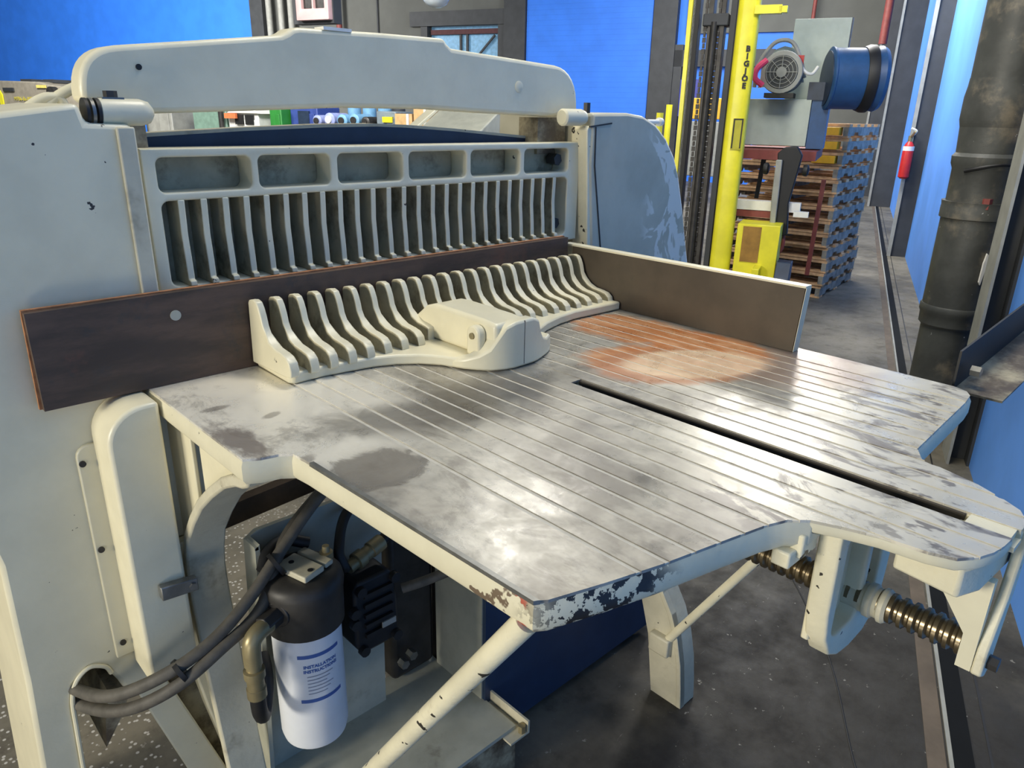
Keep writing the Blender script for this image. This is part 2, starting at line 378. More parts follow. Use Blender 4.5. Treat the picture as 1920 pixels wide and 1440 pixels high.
bm = B(); rb(bm, 23.7, 24.1, 20.9, 21.5, -.3, 6); struct('trim_3', bm, M_dark)
# roll-up door, horizontal slats joined on the curtain
bm = B(); rb(bm, 23.85, 23.9, 6.16, 10.30, -.3, 6)
door = struct('door_1', bm, M_blue)
for i in range(42):
    bm = B(); z = -.28 + i * .15; rb(bm, 23.80, 23.86, 6.2, 10.28, z, z + .1488)
    obj('door_slat', bm, M_blue, door)
# far doorway behind the arch, blue door with brace
bm = B(); rb(bm, 23.8, 24, 13.95, 14.2, -.3, 4.3); rb(bm, 23.8, 24, 11.05, 11.3, -.3, 4.3); rb(bm, 23.75, 24, 10.98, 14.6, 4.3, 4.75)
d2 = struct('door_2', bm, M_dark)
bm = B(); rb(bm, 24.1, 24.2, 11.3, 13.95, -.3, 4.3); obj('door_leaf', bm, M_lblue, d2)
bm = B(); rb(bm, 24.0, 24.08, 12.75, 12.82, 3, 4.2); rb(bm, 24.0, 24.08, 12.5, 12.57, 3, 4.2); obj('door_mullion', bm, M_dark, d2)
bm = B(); tube(bm, [R(24.0, 11.5, 4.0), R(24.0, 12.2, 3.3)], .05, 6, False); obj('door_brace', bm, M_dark, d2)
bm = B(); rb(bm, 23.95, 24.05, 11.35, 13.9, 4.05, 4.2); obj('door_valance', bm, mat('dull_plum', (84, 52, 54), .8), d2)
# doorway on the right of the roll-up door
bm = B(); rb(bm, 23.75, 24.0, 5.2, 5.45, -.3, 3.6); rb(bm, 23.75, 24.0, 2.6, 5.45, 3.0, 3.45)
d3 = struct('door_3', bm, M_dark)
bm = B(); rb(bm, 23.7, 23.9, 5.02, 5.10, -.3, 3.0); obj('door_jamb', bm, M_wht, d3)
bm = B(); rb(bm, 24.3, 24.4, 1.1, 5.2, -.3, 3.0); obj('door_opening', bm, M_dark, d3)
# red sprinkler drop pipes and grey conduit on the grey wall
def hallpipe(name, u, v, z0, z1, r_, m, label):
    bm = B(); cyl(bm, R(u, v, z0), R(u, v, z1), r_, n=10); return tag(obj(name, bm, m, smooth=True), label, 'pipe')
hallpipe('sprinkler_pipe', 23.6, 17.4, 4.3, 6, .12, M_maroon, 'maroon drop pipe on grey wall beside the pink box')
hallpipe('sprinkler_pipe', 21.0, -.12, 3.3, 6, .11, M_maroon, 'thick red pipe hanging beside the dark columns at the far corner')
hallpipe('sprinkler_pipe', 23.6, 1.7, 4.0, 6, .06, M_maroon, 'thin red pipe above the grey green machine')
hallpipe('conduit', 23.85, 15.95, -.3, 6, .035, M_dark, 'thin dark conduit running up the grey wall')
for i, v in enumerate((20.5, 19.95, 19.5)):
    hallpipe('wall_conduit', 23.6, v, -.3, 6, .13, M_lgrey, ['thick pale grey conduit next to the blue wall edge', 'middle one of three pale grey wall conduits', 'pale grey conduit nearest the pink box'][i])
# columns along the side wall
def column(u0, u1, v1, name):
    bm = B(); rb(bm, u0, u1, -.93, v1, -.3, 6); c = struct(name, bm, M_dark)
    bm = B(); rb(bm, u0 - .03, u0 + .012, v1 - .02, v1 + .03, -.3, 6); obj('flange_edge', bm, M_lgrey, c)
    return c
column(12.3, 12.5, -.66, 'trim_4'); column(19.6, 20.1, -.42, 'trim_5'); column(22.2, 22.8, -.10, 'trim_6')
bm = B(); rb(bm, 7.1, 7.35, -.93, -.865, -.3, 6); struct('trim_7', bm, M_blue)
# near wide-flange column behind the pipe
t_col = thing('steel_column', R(4.85, -.85, -.3), 'dark steel building column between the big pipe and the blue wall', 'column')
bm = B(); rb(bm, 4.62, 4.86, -.88, -.865, -.3, 6); obj('rear_flange', bm, M_dark, t_col)
bm = B(); rb(bm, 4.60, 4.85, -.775, -.76, -.3, 6); obj('front_flange', bm, M_lgrey, t_col)  # lit flange edge, its brightness put in as lighter grey
bm = B(); rb(bm, 4.72, 4.735, -.865, -.775, -.3, 6); obj('web', bm, M_dark, t_col)
# floor trench with steel edges and black cover strip
bm = B(); rb(bm, -3, 22, -.575, -.562, -.31, -.294); t1 = struct('trim_8', bm, M_lgrey)
bm = B(); rb(bm, -3, 22, -.635, -.575, -.31, -.296); struct('trim_9', bm, mat('trench_cover', (14, 17, 20), .85, spec=.2))
bm = B(); rb(bm, -3, 22, -.69, -.682, -.31, -.2985); struct('trim_10', bm, M_black)
bm = B(); rb(bm, -3, 22, -.555, -.50, -.31, -.2985); struct('trim_11', bm, M_concrete)
bm = B(); tube(bm, [(1.9, .2, -.64), (2.3, .55, -.64), (2.9, .95, -.64), (3.6, 1.6, -.64)], .004, 6); struct('trim_12', bm, M_black)

# ================================================================= the paper cutter
pc = thing('paper_cutter', (1.4, 2.0, ZF), 'big cream painted guillotine paper cutter with grooved iron rear table', 'machine')
# --- side columns
Lp = [(.10, ZF), (.21, ZF), (.225, -.1), (.232, .08), (.245, .14), (.282, .168), (.32, .15), (.345, .09), (.36, .04), (.60, .04), (.60, 1.540), (.503, 1.543), (.494, 1.584), (.42, 1.574), (.345, 1.563), (.20, 1.535), (.08, 1.45), (.03, 1.3), (.05, 1.0), (.13, .7), (.153, .544), (.145, .2)]
bm = B(); prism(bm, Lp[::-1], 1.90, 2.42); lc = obj('left_column', bm, M_cream, pc, bevel=.012)
Rp = [(2.26, ZF), (3.1, ZF), (3.08, .4), (2.99, .85), (2.93, 1.02), (2.87, 1.2), (2.815, 1.34), (2.77, 1.42), (2.70, 1.495), (2.62, 1.55), (2.53, 1.582), (2.43, 1.592), (2.22, 1.588), (2.215, 1.40), (2.26, .98)]
bm = B(); prism(bm, Rp[::-1], 1.90, 2.42); rc = obj('right_column', bm, touched_paint(), pc, bevel=.012)
bm = B(); prism(bm, [(2.285, .85), (2.24, .98), (2.196, 1.53), (2.208, 1.545), (2.225, 1.53), (2.31, .98)], 1.905, 1.985); obj('guide_rail', bm, M_worn, rc, bevel=.004)
bm = B(); prism(bm, [(2.205, 1.543), (2.33, 1.556), (2.33, 1.551), (2.205, 1.538)], 1.896, 1.905); obj('seam', bm, M_dsteel, rc)
bm = B(); prism(bm, [(2.235, 1.54), (2.24, 1.4), (2.33, .95), (2.336, .95), (2.246, 1.4), (2.241, 1.54)], 1.897, 1.905); obj('seam', bm, M_dsteel, rc)
bm = B(); prism(bm, [(.563, .0), (.600, .0), (.600, 1.535), (.560, 1.535)], 1.888, 1.90); obj('guide_rail', bm, M_leg, lc, bevel=.004)
# flap with three screws on the left column
bm = B(); prism(bm, rrect(.352, .42, .17, .80, .03, 4, (1, 1, 0, 0)), 1.888, 1.902); fp = obj('cover_flap', bm, M_cream, lc, bevel=.003)
for x, z in ((.362, .755), (.365, .51), (.372, .215)):
    bm = B(); cyl(bm, (x, 1.883, z), (x, 1.892, z), .008, n=10); obj('screw', bm, M_dsteel, lc, smooth=True)
bm = B(); prism(bm, [(.285, -.11), (.30, .0), (.318, .06), (.375, .06), (.345, -.02)], 1.905, 2.2); obj('gusset', bm, M_grime, lc)
# arch shaped rim round the hose opening
bm = B(); tube(bm, [(.213, 1.895, -.3), (.226, 1.895, 0), (.232, 1.895, .1), (.25, 1.895, .152), (.285, 1.895, .176), (.32, 1.895, .158), (.332, 1.895, .13)], .006, 8); obj('opening_rim', bm, M_cream, lc, smooth=True)
# raised cover box under the board, round upper corner
def cover(x0, x1, z0, z1, rr): return rrect(x0, x1, z0, z1, rr, 8, (0, 1, 0, 0))
bm = B(); prism(bm, cover(.395, .520, .13, .916, .09), 1.76, 1.90); cb = obj('cover_box', bm, M_cream, lc, bevel=.010, seg=3)
bm = B(); prism(bm, [(1.705, .895), (1.705, .655), (1.79, .53), (1.86, .47), (1.86, .895)], .560, .572, 'x'); box(bm, .535, .66, 1.885, 1.90, .47, .90); obj('filler_panel', bm, M_cream, lc, bevel=.003)
bm = B(); box(bm, .537, .60, 1.85, 1.885, .30, .47); obj('filler_panel', bm, M_worn, lc, bevel=.003)
bm = B(); prism(bm, [(.448, .392), (.540, .384), (.540, .422), (.448, .432)], 1.735, 1.758); cl = obj('latch', bm, M_steel, lc, bevel=.003)
bm = B(); cyl(bm, (.525, 1.728, .404), (.525, 1.736, .404), .010, n=6); obj('bolt', bm, M_steel, lc)
# dark lower frame behind the cover
for pts, y0, y1, m in (([(.375, .06), (.455, .06), (.66, ZF), (.56, ZF)], 1.93, 2.02, M_cream), ([(.46, .06), (.53, .06), (.76, ZF), (.60, ZF)], 2.03, 2.1, M_grime), ([(.535, .06), (.57, .06), (.60, -.2), (.68, -.5), (.74, ZF), (.66, ZF), (.61, -.4), (.565, -.15)], 1.90, 1.95, M_cream)):
    bm = B(); prism(bm, pts, y0, y1); obj('foot_plate', bm, m, lc, bevel=.006)
bm = B(); prism(bm, [(.66, .56), (2.2, .56), (2.2, .47), (.66, .47)], 2.1, 2.16); obj('lower_crossbar', bm, M_brown, pc)
BT = [[(.50, 2.3, 1.50), (.522, 2.3, 1.568), (.538, 2.3, 1.588), (.562, 2.3, 1.605), (.591, 2.3, 1.620), (.63, 2.3, 1.632), (.70, 2.3, 1.62), (.72, 2.3, 1.5)], [(.46, 2.3, 1.50), (.479, 2.3, 1.563), (.493, 2.3, 1.579), (.514, 2.3, 1.591), (.535, 2.3, 1.596), (.56, 2.3, 1.585), (.57, 2.3, 1.50)]]
# --- arch beam
beam = [(.528, 1.586), (.529, 1.616), (.533, 1.640), (.539, 1.658), (.547, 1.673), (.557, 1.685), (.569, 1.695), (.583, 1.703), (.600, 1.709), (.62, 1.713), (.65, 1.717), (.80, 1.736), (1.01, 1.763), (1.040, 1.767), (1.060, 1.776), (1.075, 1.786), (1.095, 1.790), (1.35, 1.797), (1.602, 1.800), (1.612, 1.785), (1.630, 1.773), (1.90, 1.760), (2.12, 1.749), (2.145, 1.745), (2.170, 1.736), (2.192, 1.723), (2.211, 1.706), (2.226, 1.684), (2.236, 1.66), (2.242, 1.63), (2.245, 1.590), (2.118, 1.572), (1.765, 1.581), (1.538, 1.589), (1.212, 1.587), (.98, 1.576), (.674, 1.563), (.60, 1.578)]
bm = B(); prism(bm, beam, 2.0, 2.085); ab = obj('arch_beam', bm, M_cream, pc, bevel=.014, seg=3)
bm = B(); lathe(bm, (1.93, 1.994, 1.67), (1.93, 2.01, 1.67), [(.002, .012), (.0045, .019), (.01, .019)], 20); obj('plug', bm, M_cream, ab, smooth=True)
bm = B(); cyl(bm, (.664, 1.996, 1.668), (.664, 2.01, 1.668), .007, n=10); obj('bolt_hole', bm, M_black, ab)
bm = B(); box(bm, 1.17, 1.26, 2.0, 2.05, 1.790, 1.7985); obj('pale_tape', bm, M_wht, ab)
# --- pads under the beam
def pad(x0, x1, y, z):
    bm = B(); lathe(bm, (x0, y, z), (x1, y, z), [(0, .024), (.006, .030), (x1 - x0 - .03, .030), (x1 - x0 - .01, .024), (x1 - x0, .010)], 20)
    p = obj('beam_pad', bm, M_cream, pc, smooth=True)
    return p
p1 = pad(.538, .66, 1.935, 1.566)
for i in range(3):
    bm = B(); cyl(bm, (.511 + .012 * i, 1.935, 1.566), (.518 + .012 * i, 1.935, 1.566), .030, n=24); obj('collar_ring', bm, [M_black, M_steel, M_black][i], p1, smooth=True)
bm = B(); cyl(bm, (.575, 1.945, 1.59), (.575, 1.945, 1.612), .015, n=6); obj('bolt', bm, M_dsteel, p1)
bm = B(); box(bm, .552, .598, 1.925, 1.965, 1.593, 1.598); obj('washer', bm, M_steel, p1)
p2 = pad(2.08, 2.21, 1.93, 1.572)
bm = B(); cyl(bm, (2.24, 1.95, 1.585), (2.24, 1.95, 1.625), .014, n=6); obj('bolt', bm, M_dsteel, p2)
bm = B(); box(bm, 2.05, 2.2, 2.02, 2.12, 1.44, 1.57); obj('slide_block', bm, M_grime, rc)
bm = B(); box(bm, .60, .66, 2.0, 2.08, 1.10, 1.55); obj('slide_block', bm, M_grime, lc)
bm = B(); lathe(bm, (2.62, 1.95, 1.56), (2.72, 1.95, 1.56), [(0, .010), (.075, .010), (.08, .018), (.1, .016)], 12); obj('lever_knob', bm, M_wht, rc, smooth=True)
# --- knife beam, dark blue front and pale top edge
kb = [(.64, 1.30), (2.215, 1.30), (2.215, 1.482), (2.0, 1.498), (1.7, 1.520), (1.5, 1.531), (1.385, 1.534), (1.2, 1.531), (.95, 1.521), (.64, 1.504)]
bm = B(); prism(bm, kb, 2.085, 2.15); k_ = obj('knife_beam', bm, M_navy, pc)
top = kb[2:]; bm = B(); prism(bm, top + [(x, z + .009) for x, z in top[::-1]], 2.083, 2.155); obj('top_edge', bm, M_leg, k_)
# --- clamp
wins = [(.655, .898), (.918, 1.135), (1.160, 1.389), (1.413, 1.647), (1.667, 1.896), (1.918, 2.15)]
clamp = holed('clamp', [(.622, 1.118), (2.213, 1.118), (2.213, 1.484), (.622, 1.484)], [rrect(a, b, 1.378, 1.463, .018) for a, b in wins] + [rrect(.655, 2.148, 1.142, 1.358, .02)], 1.95, 2.035, M_cream, pc)
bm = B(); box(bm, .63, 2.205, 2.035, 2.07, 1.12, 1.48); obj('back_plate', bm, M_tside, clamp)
slat0 = None
for i in range(25):
    x = .703 + .0572 * i
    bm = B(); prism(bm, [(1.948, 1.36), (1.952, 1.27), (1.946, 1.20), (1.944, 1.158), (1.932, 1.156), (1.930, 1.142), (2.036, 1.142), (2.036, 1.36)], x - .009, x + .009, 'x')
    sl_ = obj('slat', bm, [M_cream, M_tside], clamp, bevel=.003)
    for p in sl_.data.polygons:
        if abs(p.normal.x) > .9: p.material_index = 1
for z in (1.422, 1.185):
    bm = B(); cyl(bm, (2.118, 1.975, z), (2.118, 2.02, z), .022, n=6); obj('bolt', bm, M_dsteel, clamp)
# --- rear table: body and ribbed top
T = [(.53, 1.90), (.53, 1.325), (.56, 1.308), (.595, 1.300), (.618, 1.283), (.622, 1.24), (.643, .612), (.66, .600), (.757, .570), (.857, .543), (.978, .517), (1.09, .492), (1.137, .475), (1.166, .447), (1.186, .40), (1.205, .343), (1.215, .27), (1.23, .231), (1.262, .208), (1.295, .196), (1.330, .190), (1.376, .187), (1.418, .184), (1.455, .187), (1.49, .205), (1.516, .24), (1.545, .29), (1.565, .35), (1.583, .405), (1.631, .430), (1.80, .439), (2.02, .450), (2.085, .458), (2.115, .475), (2.13, .51), (2.137, .782), (2.14, 1.90)]
def clipx(poly, x0, x1):
    def cut(P, keep, X):
        out = []
        for i in range(len(P)):
            a, b = P[i - 1], P[i]; ia, ib = keep(a[0]), keep(b[0])
            if ia != ib:
                t = (X - a[0]) / (b[0] - a[0]); out.append((X, a[1] + (b[1] - a[1]) * t))
            if ib: out.append(b)
        return out
    return cut(cut(poly, lambda x: x >= x0 - 1e-9, x0), lambda x: x <= x1 + 1e-9, x1)
SX0, SX1 = 1.368, 1.411                                            # the open slot
tb = thing_tb = None
bm = B()
def shrink(poly, e):                                                # rim of the body stands a little inside at its foot
    n = len(poly); out = []
    for i in range(n):
        a, b, c = Vector(poly[i - 1]), Vector(poly[i]), Vector(poly[(i + 1) % n])
        d1 = (b - a).normalized(); d2 = (c - b).normalized(); nrm = Vector((-(d1 + d2).y, (d1 + d2).x)).normalized()
        out.append(tuple(b + nrm * e))
    return out
def body(bm, P):
    lv = [(.9145, 0), (.905, -.005), (.874, -.005), (.862, .004)]
    rings = [[bm.verts.new((x, y, .9145 - (.9145 - z) * THICK)) for x, y in (shrink(P, e * THICK) if e else P)] for z, e in lv]
    n = len(P)
    bm.faces.new(rings[0][::-1]); bm.faces.new(rings[-1])
    for A, C in zip(rings, rings[1:]):
        for i in range(n): bm.faces.new((A[i], A[(i + 1) % n], C[(i + 1) % n], C[i]))
left = clipx(T, 0, SX0); right = clipx(T, SX1, 9)
def clipy(P, y0, y1): return [(b, a) for a, b in clipx([(b, a) for a, b in P], y0, y1)]
THICK = 1.0
body(bm, clipy(left, .447, 9)); body(bm, [(SX1, 1.9), (SX1, .415), (1.575, .415)] + [p for p in right if p[0] > 1.58])
THICK = .36
body(bm, clipy(left, 0, .447)); body(bm, clipy(right, 0, .415))
box(bm, SX0 - .001, SX1 + .001, .181, .275, .894, .904); box(bm, SX0 - .001, SX1 + .001, 1.19, 1.9, .862, .904)
table = obj('table', bm, M_tbody, pc, smooth=True)
gx = [.814 + .0556 * k for k in range(10)] + [1.463 + .0563 * k for k in range(11)]
edges = [.5] + gx + [2.2]; edges = sorted(edges + [SX0, SX1])
bm = B()
g = .0052
for a, b in zip(edges, edges[1:]):
    if a == SX0: continue
    a2 = a + (0 if a in (.5, SX1) else g); b2 = b - (0 if b in (2.2, SX0) else g)
    P = clipx(T, a2, b2)
    if len(P) > 2: prism(bm, P, .914, .920, 'z')
prism(bm, [(SX0, 1.20), (SX1, 1.20), (SX1, 1.9), (SX0, 1.9)], .914, .919, 'z')
obj('tabletop', bm, M_table, table)
bm = B()
for side in (left, right): prism(bm, shrink(side, .001), .910, .9180, 'z')
obj('groove_bed', bm, M_groove, table)
bm = B(); box(bm, SX0 - .01, SX1 + .01, .27, 1.2, .845, .862); box(bm, SX1 - .007, SX1 - .0005, .27, 1.2, .86, .916); box(bm, SX0 + .0005, SX0 + .007, .27, 1.2, .86, .916); obj('slot_floor', bm, mat('dark_slot_lining', (58, 52, 44), .7), table)  # dark brown floor and side linings of the slot
bm = B(); box(bm, SX0 + .001, SX1 - .001, .19, .262, .904, .9185); obj('slot_plug', bm, M_worn, table)
bm = B(); prism(bm, [(.620, 1.22), (.639, .61), (.648, .605), (.630, 1.22)], .915, .9225, 'z'); obj('edge_strip', bm, M_steel, table)
# ribs under the wings, tongue box
bm = B(); prism(bm, [(1.245, .222), (1.30, .201), (1.44, .192), (1.48, .21), (1.50, .26), (1.46, .33), (1.26, .33)], .838, .896, 'z'); obj('tongue_box', bm, M_worn, table, bevel=.006)
bm = B(); box(bm, 1.15, 1.21, .445, .50, .845, .893); box(bm, 1.125, 1.19, .455, .49, .83, .862); obj('rib_end', bm, M_worn, table, bevel=.004)
bm = B(); box(bm, .70, 2.06, 1.30, 1.36, .78, .862); obj('table_rib', bm, M_leg, table)
# --- side guide
bm = B(); prism(bm, [(.943, .921), (.932, 1.118), (1.846, 1.118), (1.846, .921)], 2.08, 2.112, 'x')
sg = obj('side_guide', bm, M_guide, pc)
bm = B(); prism(bm, [(.93, 1.118), (.93, 1.124), (1.89, 1.124), (1.89, 1.118)], 2.078, 2.114, 'x'); obj('top_edge', bm, M_cream, sg)
bm = B(); prism(bm, [(.941, .921), (.930, 1.118), (.9285, 1.118), (.9395, .921)], 2.081, 2.1125, 'x'); obj('end_face', bm, M_worn, sg)
# --- back gauge with teeth
bg_pts = [(.81, 1.845), (.805, 1.66), (.815, 1.645), (.90, 1.648), (1.041, 1.628), (1.10, 1.605), (1.151, 1.570), (1.19, 1.52), (1.213, 1.47), (1.25, 1.41), (1.30, 1.378), (1.36, 1.372), (1.43, 1.385), (1.49, 1.405), (1.53, 1.436), (1.555, 1.49), (1.60, 1.54), (1.672, 1.575), (1.76, 1.60), (1.848, 1.612), (2.075, 1.60), (2.072, 1.845)]
bm = B(); prism(bm, bg_pts, .9215, .951, 'z'); bgauge = obj('back_gauge', bm, M_cream, pc, bevel=.006)
prof = [(1.845, .935), (1.845, 1.100), (1.838, 1.108), (1.815, 1.112), (1.798, 1.108), (1.788, 1.095), (1.779, 1.075), (1.772, 1.050), (1.760, 1.032), (1.738, 1.014), (1.710, 1.003), (1.675, .999), (1.652, .994), (1.636, .982), (1.630, .962), (1.632, .945), (1.66, .94)]
for i in range(23):
    x = .812 + .0567 * i
    dz = -.018 * i / 22
    bm = B(); P = [(y, z + (dz if z > .96 else 0)) for y, z in prof]
    t0 = .0095
    A = [bm.verts.new((x - t0 * (1.0 if z > 1.02 else 1.35), y, z)) for y, z in P]; C = [bm.verts.new((x + t0 * (1.0 if z > 1.02 else 1.35), y, z)) for y, z in P]
    if 1.262 < x < 1.375: 
        for v in A + C:
            if v.co.y < 1.66: v.co.y = 1.66
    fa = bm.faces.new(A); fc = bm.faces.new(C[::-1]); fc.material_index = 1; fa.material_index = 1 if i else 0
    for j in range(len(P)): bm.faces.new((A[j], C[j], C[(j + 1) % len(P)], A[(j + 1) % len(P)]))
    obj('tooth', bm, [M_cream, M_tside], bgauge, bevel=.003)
# gauge head: spine, nose and boss
bm = B(); prism(bm, [(1.76, .95), (1.76, 1.00), (1.70, 1.045), (1.665, 1.056), (1.63, 1.058), (1.45, 1.055), (1.39, 1.050), (1.39, .95)], 1.275, 1.395, 'x'); obj('spine', bm, M_cream, bgauge, bevel=.012, seg=3)
nose = [(1.205, 1.49, .945), (1.22, 1.455, .953), (1.24, 1.425, .965), (1.262, 1.40, .985), (1.282, 1.388, 1.018), (1.300, 1.380, 1.044), (1.33, 1.374, 1.054), (1.40, 1.377, 1.054), (1.425, 1.382, 1.044), (1.440, 1.388, 1.008), (1.458, 1.395, .984), (1.485, 1.406, .974), (1.51, 1.42, .978), (1.532, 1.437, .965), (1.545, 1.452, .94)]
bm = B()
A = []; C = []
for x, yf, z in nose:
    A.append(bm.verts.new((x, yf - .006, z))); C.append(bm.verts.new((x, yf + .035, z)))
for lst in (A, C): pass
n = len(A)
for i in range(n - 1):
    bm.faces.new((A[i], A[i + 1], C[i + 1], C[i]))
bot = [bm.verts.new((v.co.x, v.co.y, .923)) for v in A]; botc = [bm.verts.new((v.co.x, v.co.y, .923)) for v in C]
for i in range(n - 1):
    bm.faces.new((A[i], bot[i], bot[i + 1], A[i + 1])); bm.faces.new((C[i], C[i + 1], botc[i + 1], botc[i])); bm.faces.new((bot[i], botc[i], botc[i + 1], bot[i + 1]))
bm.faces.new((A[0], C[0], botc[0], bot[0])); bm.faces.new((A[-1], bot[-1], botc[-1], C[-1]))
obj('nose', bm, M_cream, bgauge, bevel=.006)
bm = B(); box(bm, 1.362, 1.364, 1.369, 1.373, .93, 1.053); obj('seam', bm, M_dsteel, bgauge)
bm = B(); prism(bm, [(1.455 + .026 * math.cos(a), 1.018 + .022 * math.sin(a)) for a in [math.radians(i * 22.5) for i in range(9)]] + [(1.429, .955), (1.481, .955)], 1.248, 1.276, 'x'); bs = obj('boss', bm, M_cream, bgauge, bevel=.006)
bm = B(); cyl(bm, (1.243, 1.455, 1.012), (1.25, 1.455, 1.012), .009, n=14); obj('pivot_pin', bm, M_brass, bgauge, smooth=True)
# --- legs: curved flange with web
legp = [(1.335, .862), (1.345, .842), (1.375, .828), (1.41, .819), (1.48, .785), (1.56, .729), (1.64, .665), (1.71, .591), (1.775, .51), (1.80, .443), (1.812, .38), (1.81, .321), (1.795, .2), (1.772, .06), (1.74, -.1), (1.70, -.3), (1.64, -.5), (1.60, ZF)]
def ribbon(bm, pts, x0, x1, th):
    pts = [Vector(p) for p in pts]; off = []
    for i, p in enumerate(pts):
        d = (pts[min(i + 1, len(pts) - 1)] - pts[max(i - 1, 0)]).normalized(); off.append(p + Vector((-d.y, d.x)) * th)
    prism(bm, [tuple(p) for p in pts] + [tuple(p) for p in off[::-1]], x0, x1, 'x')
bm = B(); ribbon(bm, legp, .54, .645, .028); lg = obj('leg', bm, M_leg, pc, bevel=.006)
bm = B(); prism(bm, [(1.36, .862)] + [(y + .015, z) for y, z in legp[3:7]] + [(1.69, .615), (1.69, .862)], .575, .60, 'x'); obj('web', bm, M_cream, lg)
lr = [(1.40, .86), (1.42, .3), (1.37, .0), (1.317, -.15), (1.262, -.235), (1.225, -.33), (1.199, -.44), (1.185, -.55), (1.177, ZF)]
bm = B(); ribbon(bm, lr, 2.10, 2.20, .02); lg2 = obj('leg', bm, M_leg, pc, bevel=.004)
bm = B(); prism(bm, [(1.36, .0), (1.31, -.16), (1.262, -.235), (1.225, -.33), (1.199, -.44), (1.185, -.55), (1.177, ZF), (1.32, ZF), (1.36, -.38), (1.48, 0)], 2.102, 2.13, 'x'); obj('web', bm, M_leg, lg2)
# --- brace rods
for x, ys in ((.66, .64), (2.10, .55)):
    bm = B(); rad = .021 if x < 1 else .017
    bot = (x, 1.31, -.11) if x < 1 else (x, 1.275, -.37)
    tp = (x, ys, .862)
    cyl(bm, tp, bot, rad, n=20); rd = obj('brace_rod', bm, M_worn, pc, smooth=True)
    bm = B(); box(bm, x - .03, x + .03, bot[1] - .03, bot[1] + .06, bot[2] - .05, bot[2] + .03); obj('rod_lug', bm, M_leg, rd, bevel=.006)
# --- lead screw
P0 = Vector((1.39, 1.5, .652)); P1 = Vector((1.39, .196, .680)); L = (P1 - P0).length
prof_ = []; kx = 0; pitch_ = .0205
while kx * pitch_ < L - .03:
    h = kx * pitch_; prof_ += [(h, .0245), (h + .004, .031), (h + .011, .031), (h + .016, .0245)]; kx += 1
bm = B(); lathe(bm, P0, P1, prof_ + [(L, .0245)], 24); ls = obj('lead_screw', bm, M_screw, pc, smooth=True)
yk = [(1.21, .893), (1.213, .71), (1.227, .65), (1.26, .60), (1.305, .575), (1.365, .565), (1.43, .568), (1.472, .59), (1.497, .63), (1.505, .69), (1.508, .893)]
yi = rrect(1.392, 1.448, .622, .870, .024)
yoke = holed('screw_yoke', yk[::-1], [yi, rrect(1.25, 1.368, .64, .872, .03)], .402, .445, M_worn, pc, .006)
bm = B(); box(bm, 1.23, 1.385, .436, .452, .63, .893); obj('web', bm, M_worn, yoke, bevel=.004)
bm = B(); lathe(bm, (1.39, .350, .675), (1.39, .475, .672), [(0, .031), (.006, .036), (.014, .036), (.018, .031), (.026, .031), (.030, .036), (.042, .036), (.046, .031), (.11, .031)], 24); obj('nut', bm, M_leg, yoke, smooth=True)
bm = B(); prism(bm, [(1.425, .918), (1.462, .918), (1.405, .640), (1.380, .628), (1.345, .648), (1.350, .70), (1.395, .79)], .172, .19); ea = obj('end_bracket', bm, M_worn, pc, bevel=.004)
bm = B(); prism(bm, [(.19, .838), (.19, .65), (.215, .65), (.215, .72), (.30, .838)], 1.345, 1.365, 'x'); obj('web', bm, M_cream, ea)
bm = B(); cyl(bm, (1.375, .155, .668), (1.375, .174, .668), .014, n=6); obj('bolt', bm, M_dsteel, ea)

# ================================================================= wooden board on the table
wbd = thing('wooden_board', (1.2, 1.87, .921), 'long dark stained board standing on edge across the cutter table', 'board')
bm = B(); prism(bm, [(.302, .921), (2.062, .9215), (2.056, 1.152), (1.55, 1.150), (1.0, 1.150), (.62, 1.152), (.302, 1.150)], 1.85, 1.868); fb = obj('front_ply', bm, M_board, wbd)
bm = B(); prism(bm, [(.296, .921), (2.062, .9215), (2.056, 1.155), (.30, 1.154)], 1.8685, 1.880); obj('rear_ply', bm, M_board_edge, wbd)
bm = B(); prism(bm, [(.305, .940), (.40, .940), (.40, 1.0), (.312, 1.0)], 1.8805, 1.888); obj('splinter', bm, M_board_edge, wbd)
bm = B(); cyl(bm, (.617, 1.847, 1.095), (.617, 1.8505, 1.095), .013, n=20); obj('disc', bm, M_plate, wbd)

# ================================================================= power unit under the table
pu = thing('hydraulic_power_unit', (1.2, 1.8, ZF), 'dusty hydraulic power unit with white filter and dark tank below the table', 'machine')
bm = B(); box(bm, .665, 1.40, 1.40, 1.89, -.425, -.41); obj('drip_tray', bm, M_plate, pu)
bm = B(); prism(bm, [(1.42, -.425), (1.42, -.38), (1.428, -.38), (1.428, -.433), (1.34, -.433), (1.34, -.425)], 1.36, 2.0); ai = obj('angle_rail', bm, M_leg, pu)
bm = B(); cyl(bm, (1.405, 1.375, -.424), (1.405, 1.375, -.395), .014, n=6); obj('bolt', bm, M_brass, ai)
bm = B(); box(bm, .67, 1.40, 1.40, 1.42, ZF, -.426); box(bm, .67, .69, 1.42, 1.88, ZF, -.426); obj('tray_stand', bm, M_grime, pu)
bm = B(); prism(bm, [(.702, .435), (.735, .455), (1.01, .455), (1.15, .40), (1.135, -.41), (.667, -.41)], 1.80, 1.815); pn = obj('mounting_panel', bm, M_plate, pu)
bm = B(); prism(bm, [(.667, -.41), (.680, -.41), (.716, .445), (.702, .435)], 1.74, 1.80); box(bm, .701, .712, 1.74, 1.8, .43, .44); obj('panel_flange', bm, M_plate, pn)
bm = B(); cyl(bm, (.995, 1.79, .345), (.995, 1.80, .345), .013, n=8); obj('rivet', bm, M_plate, pn)
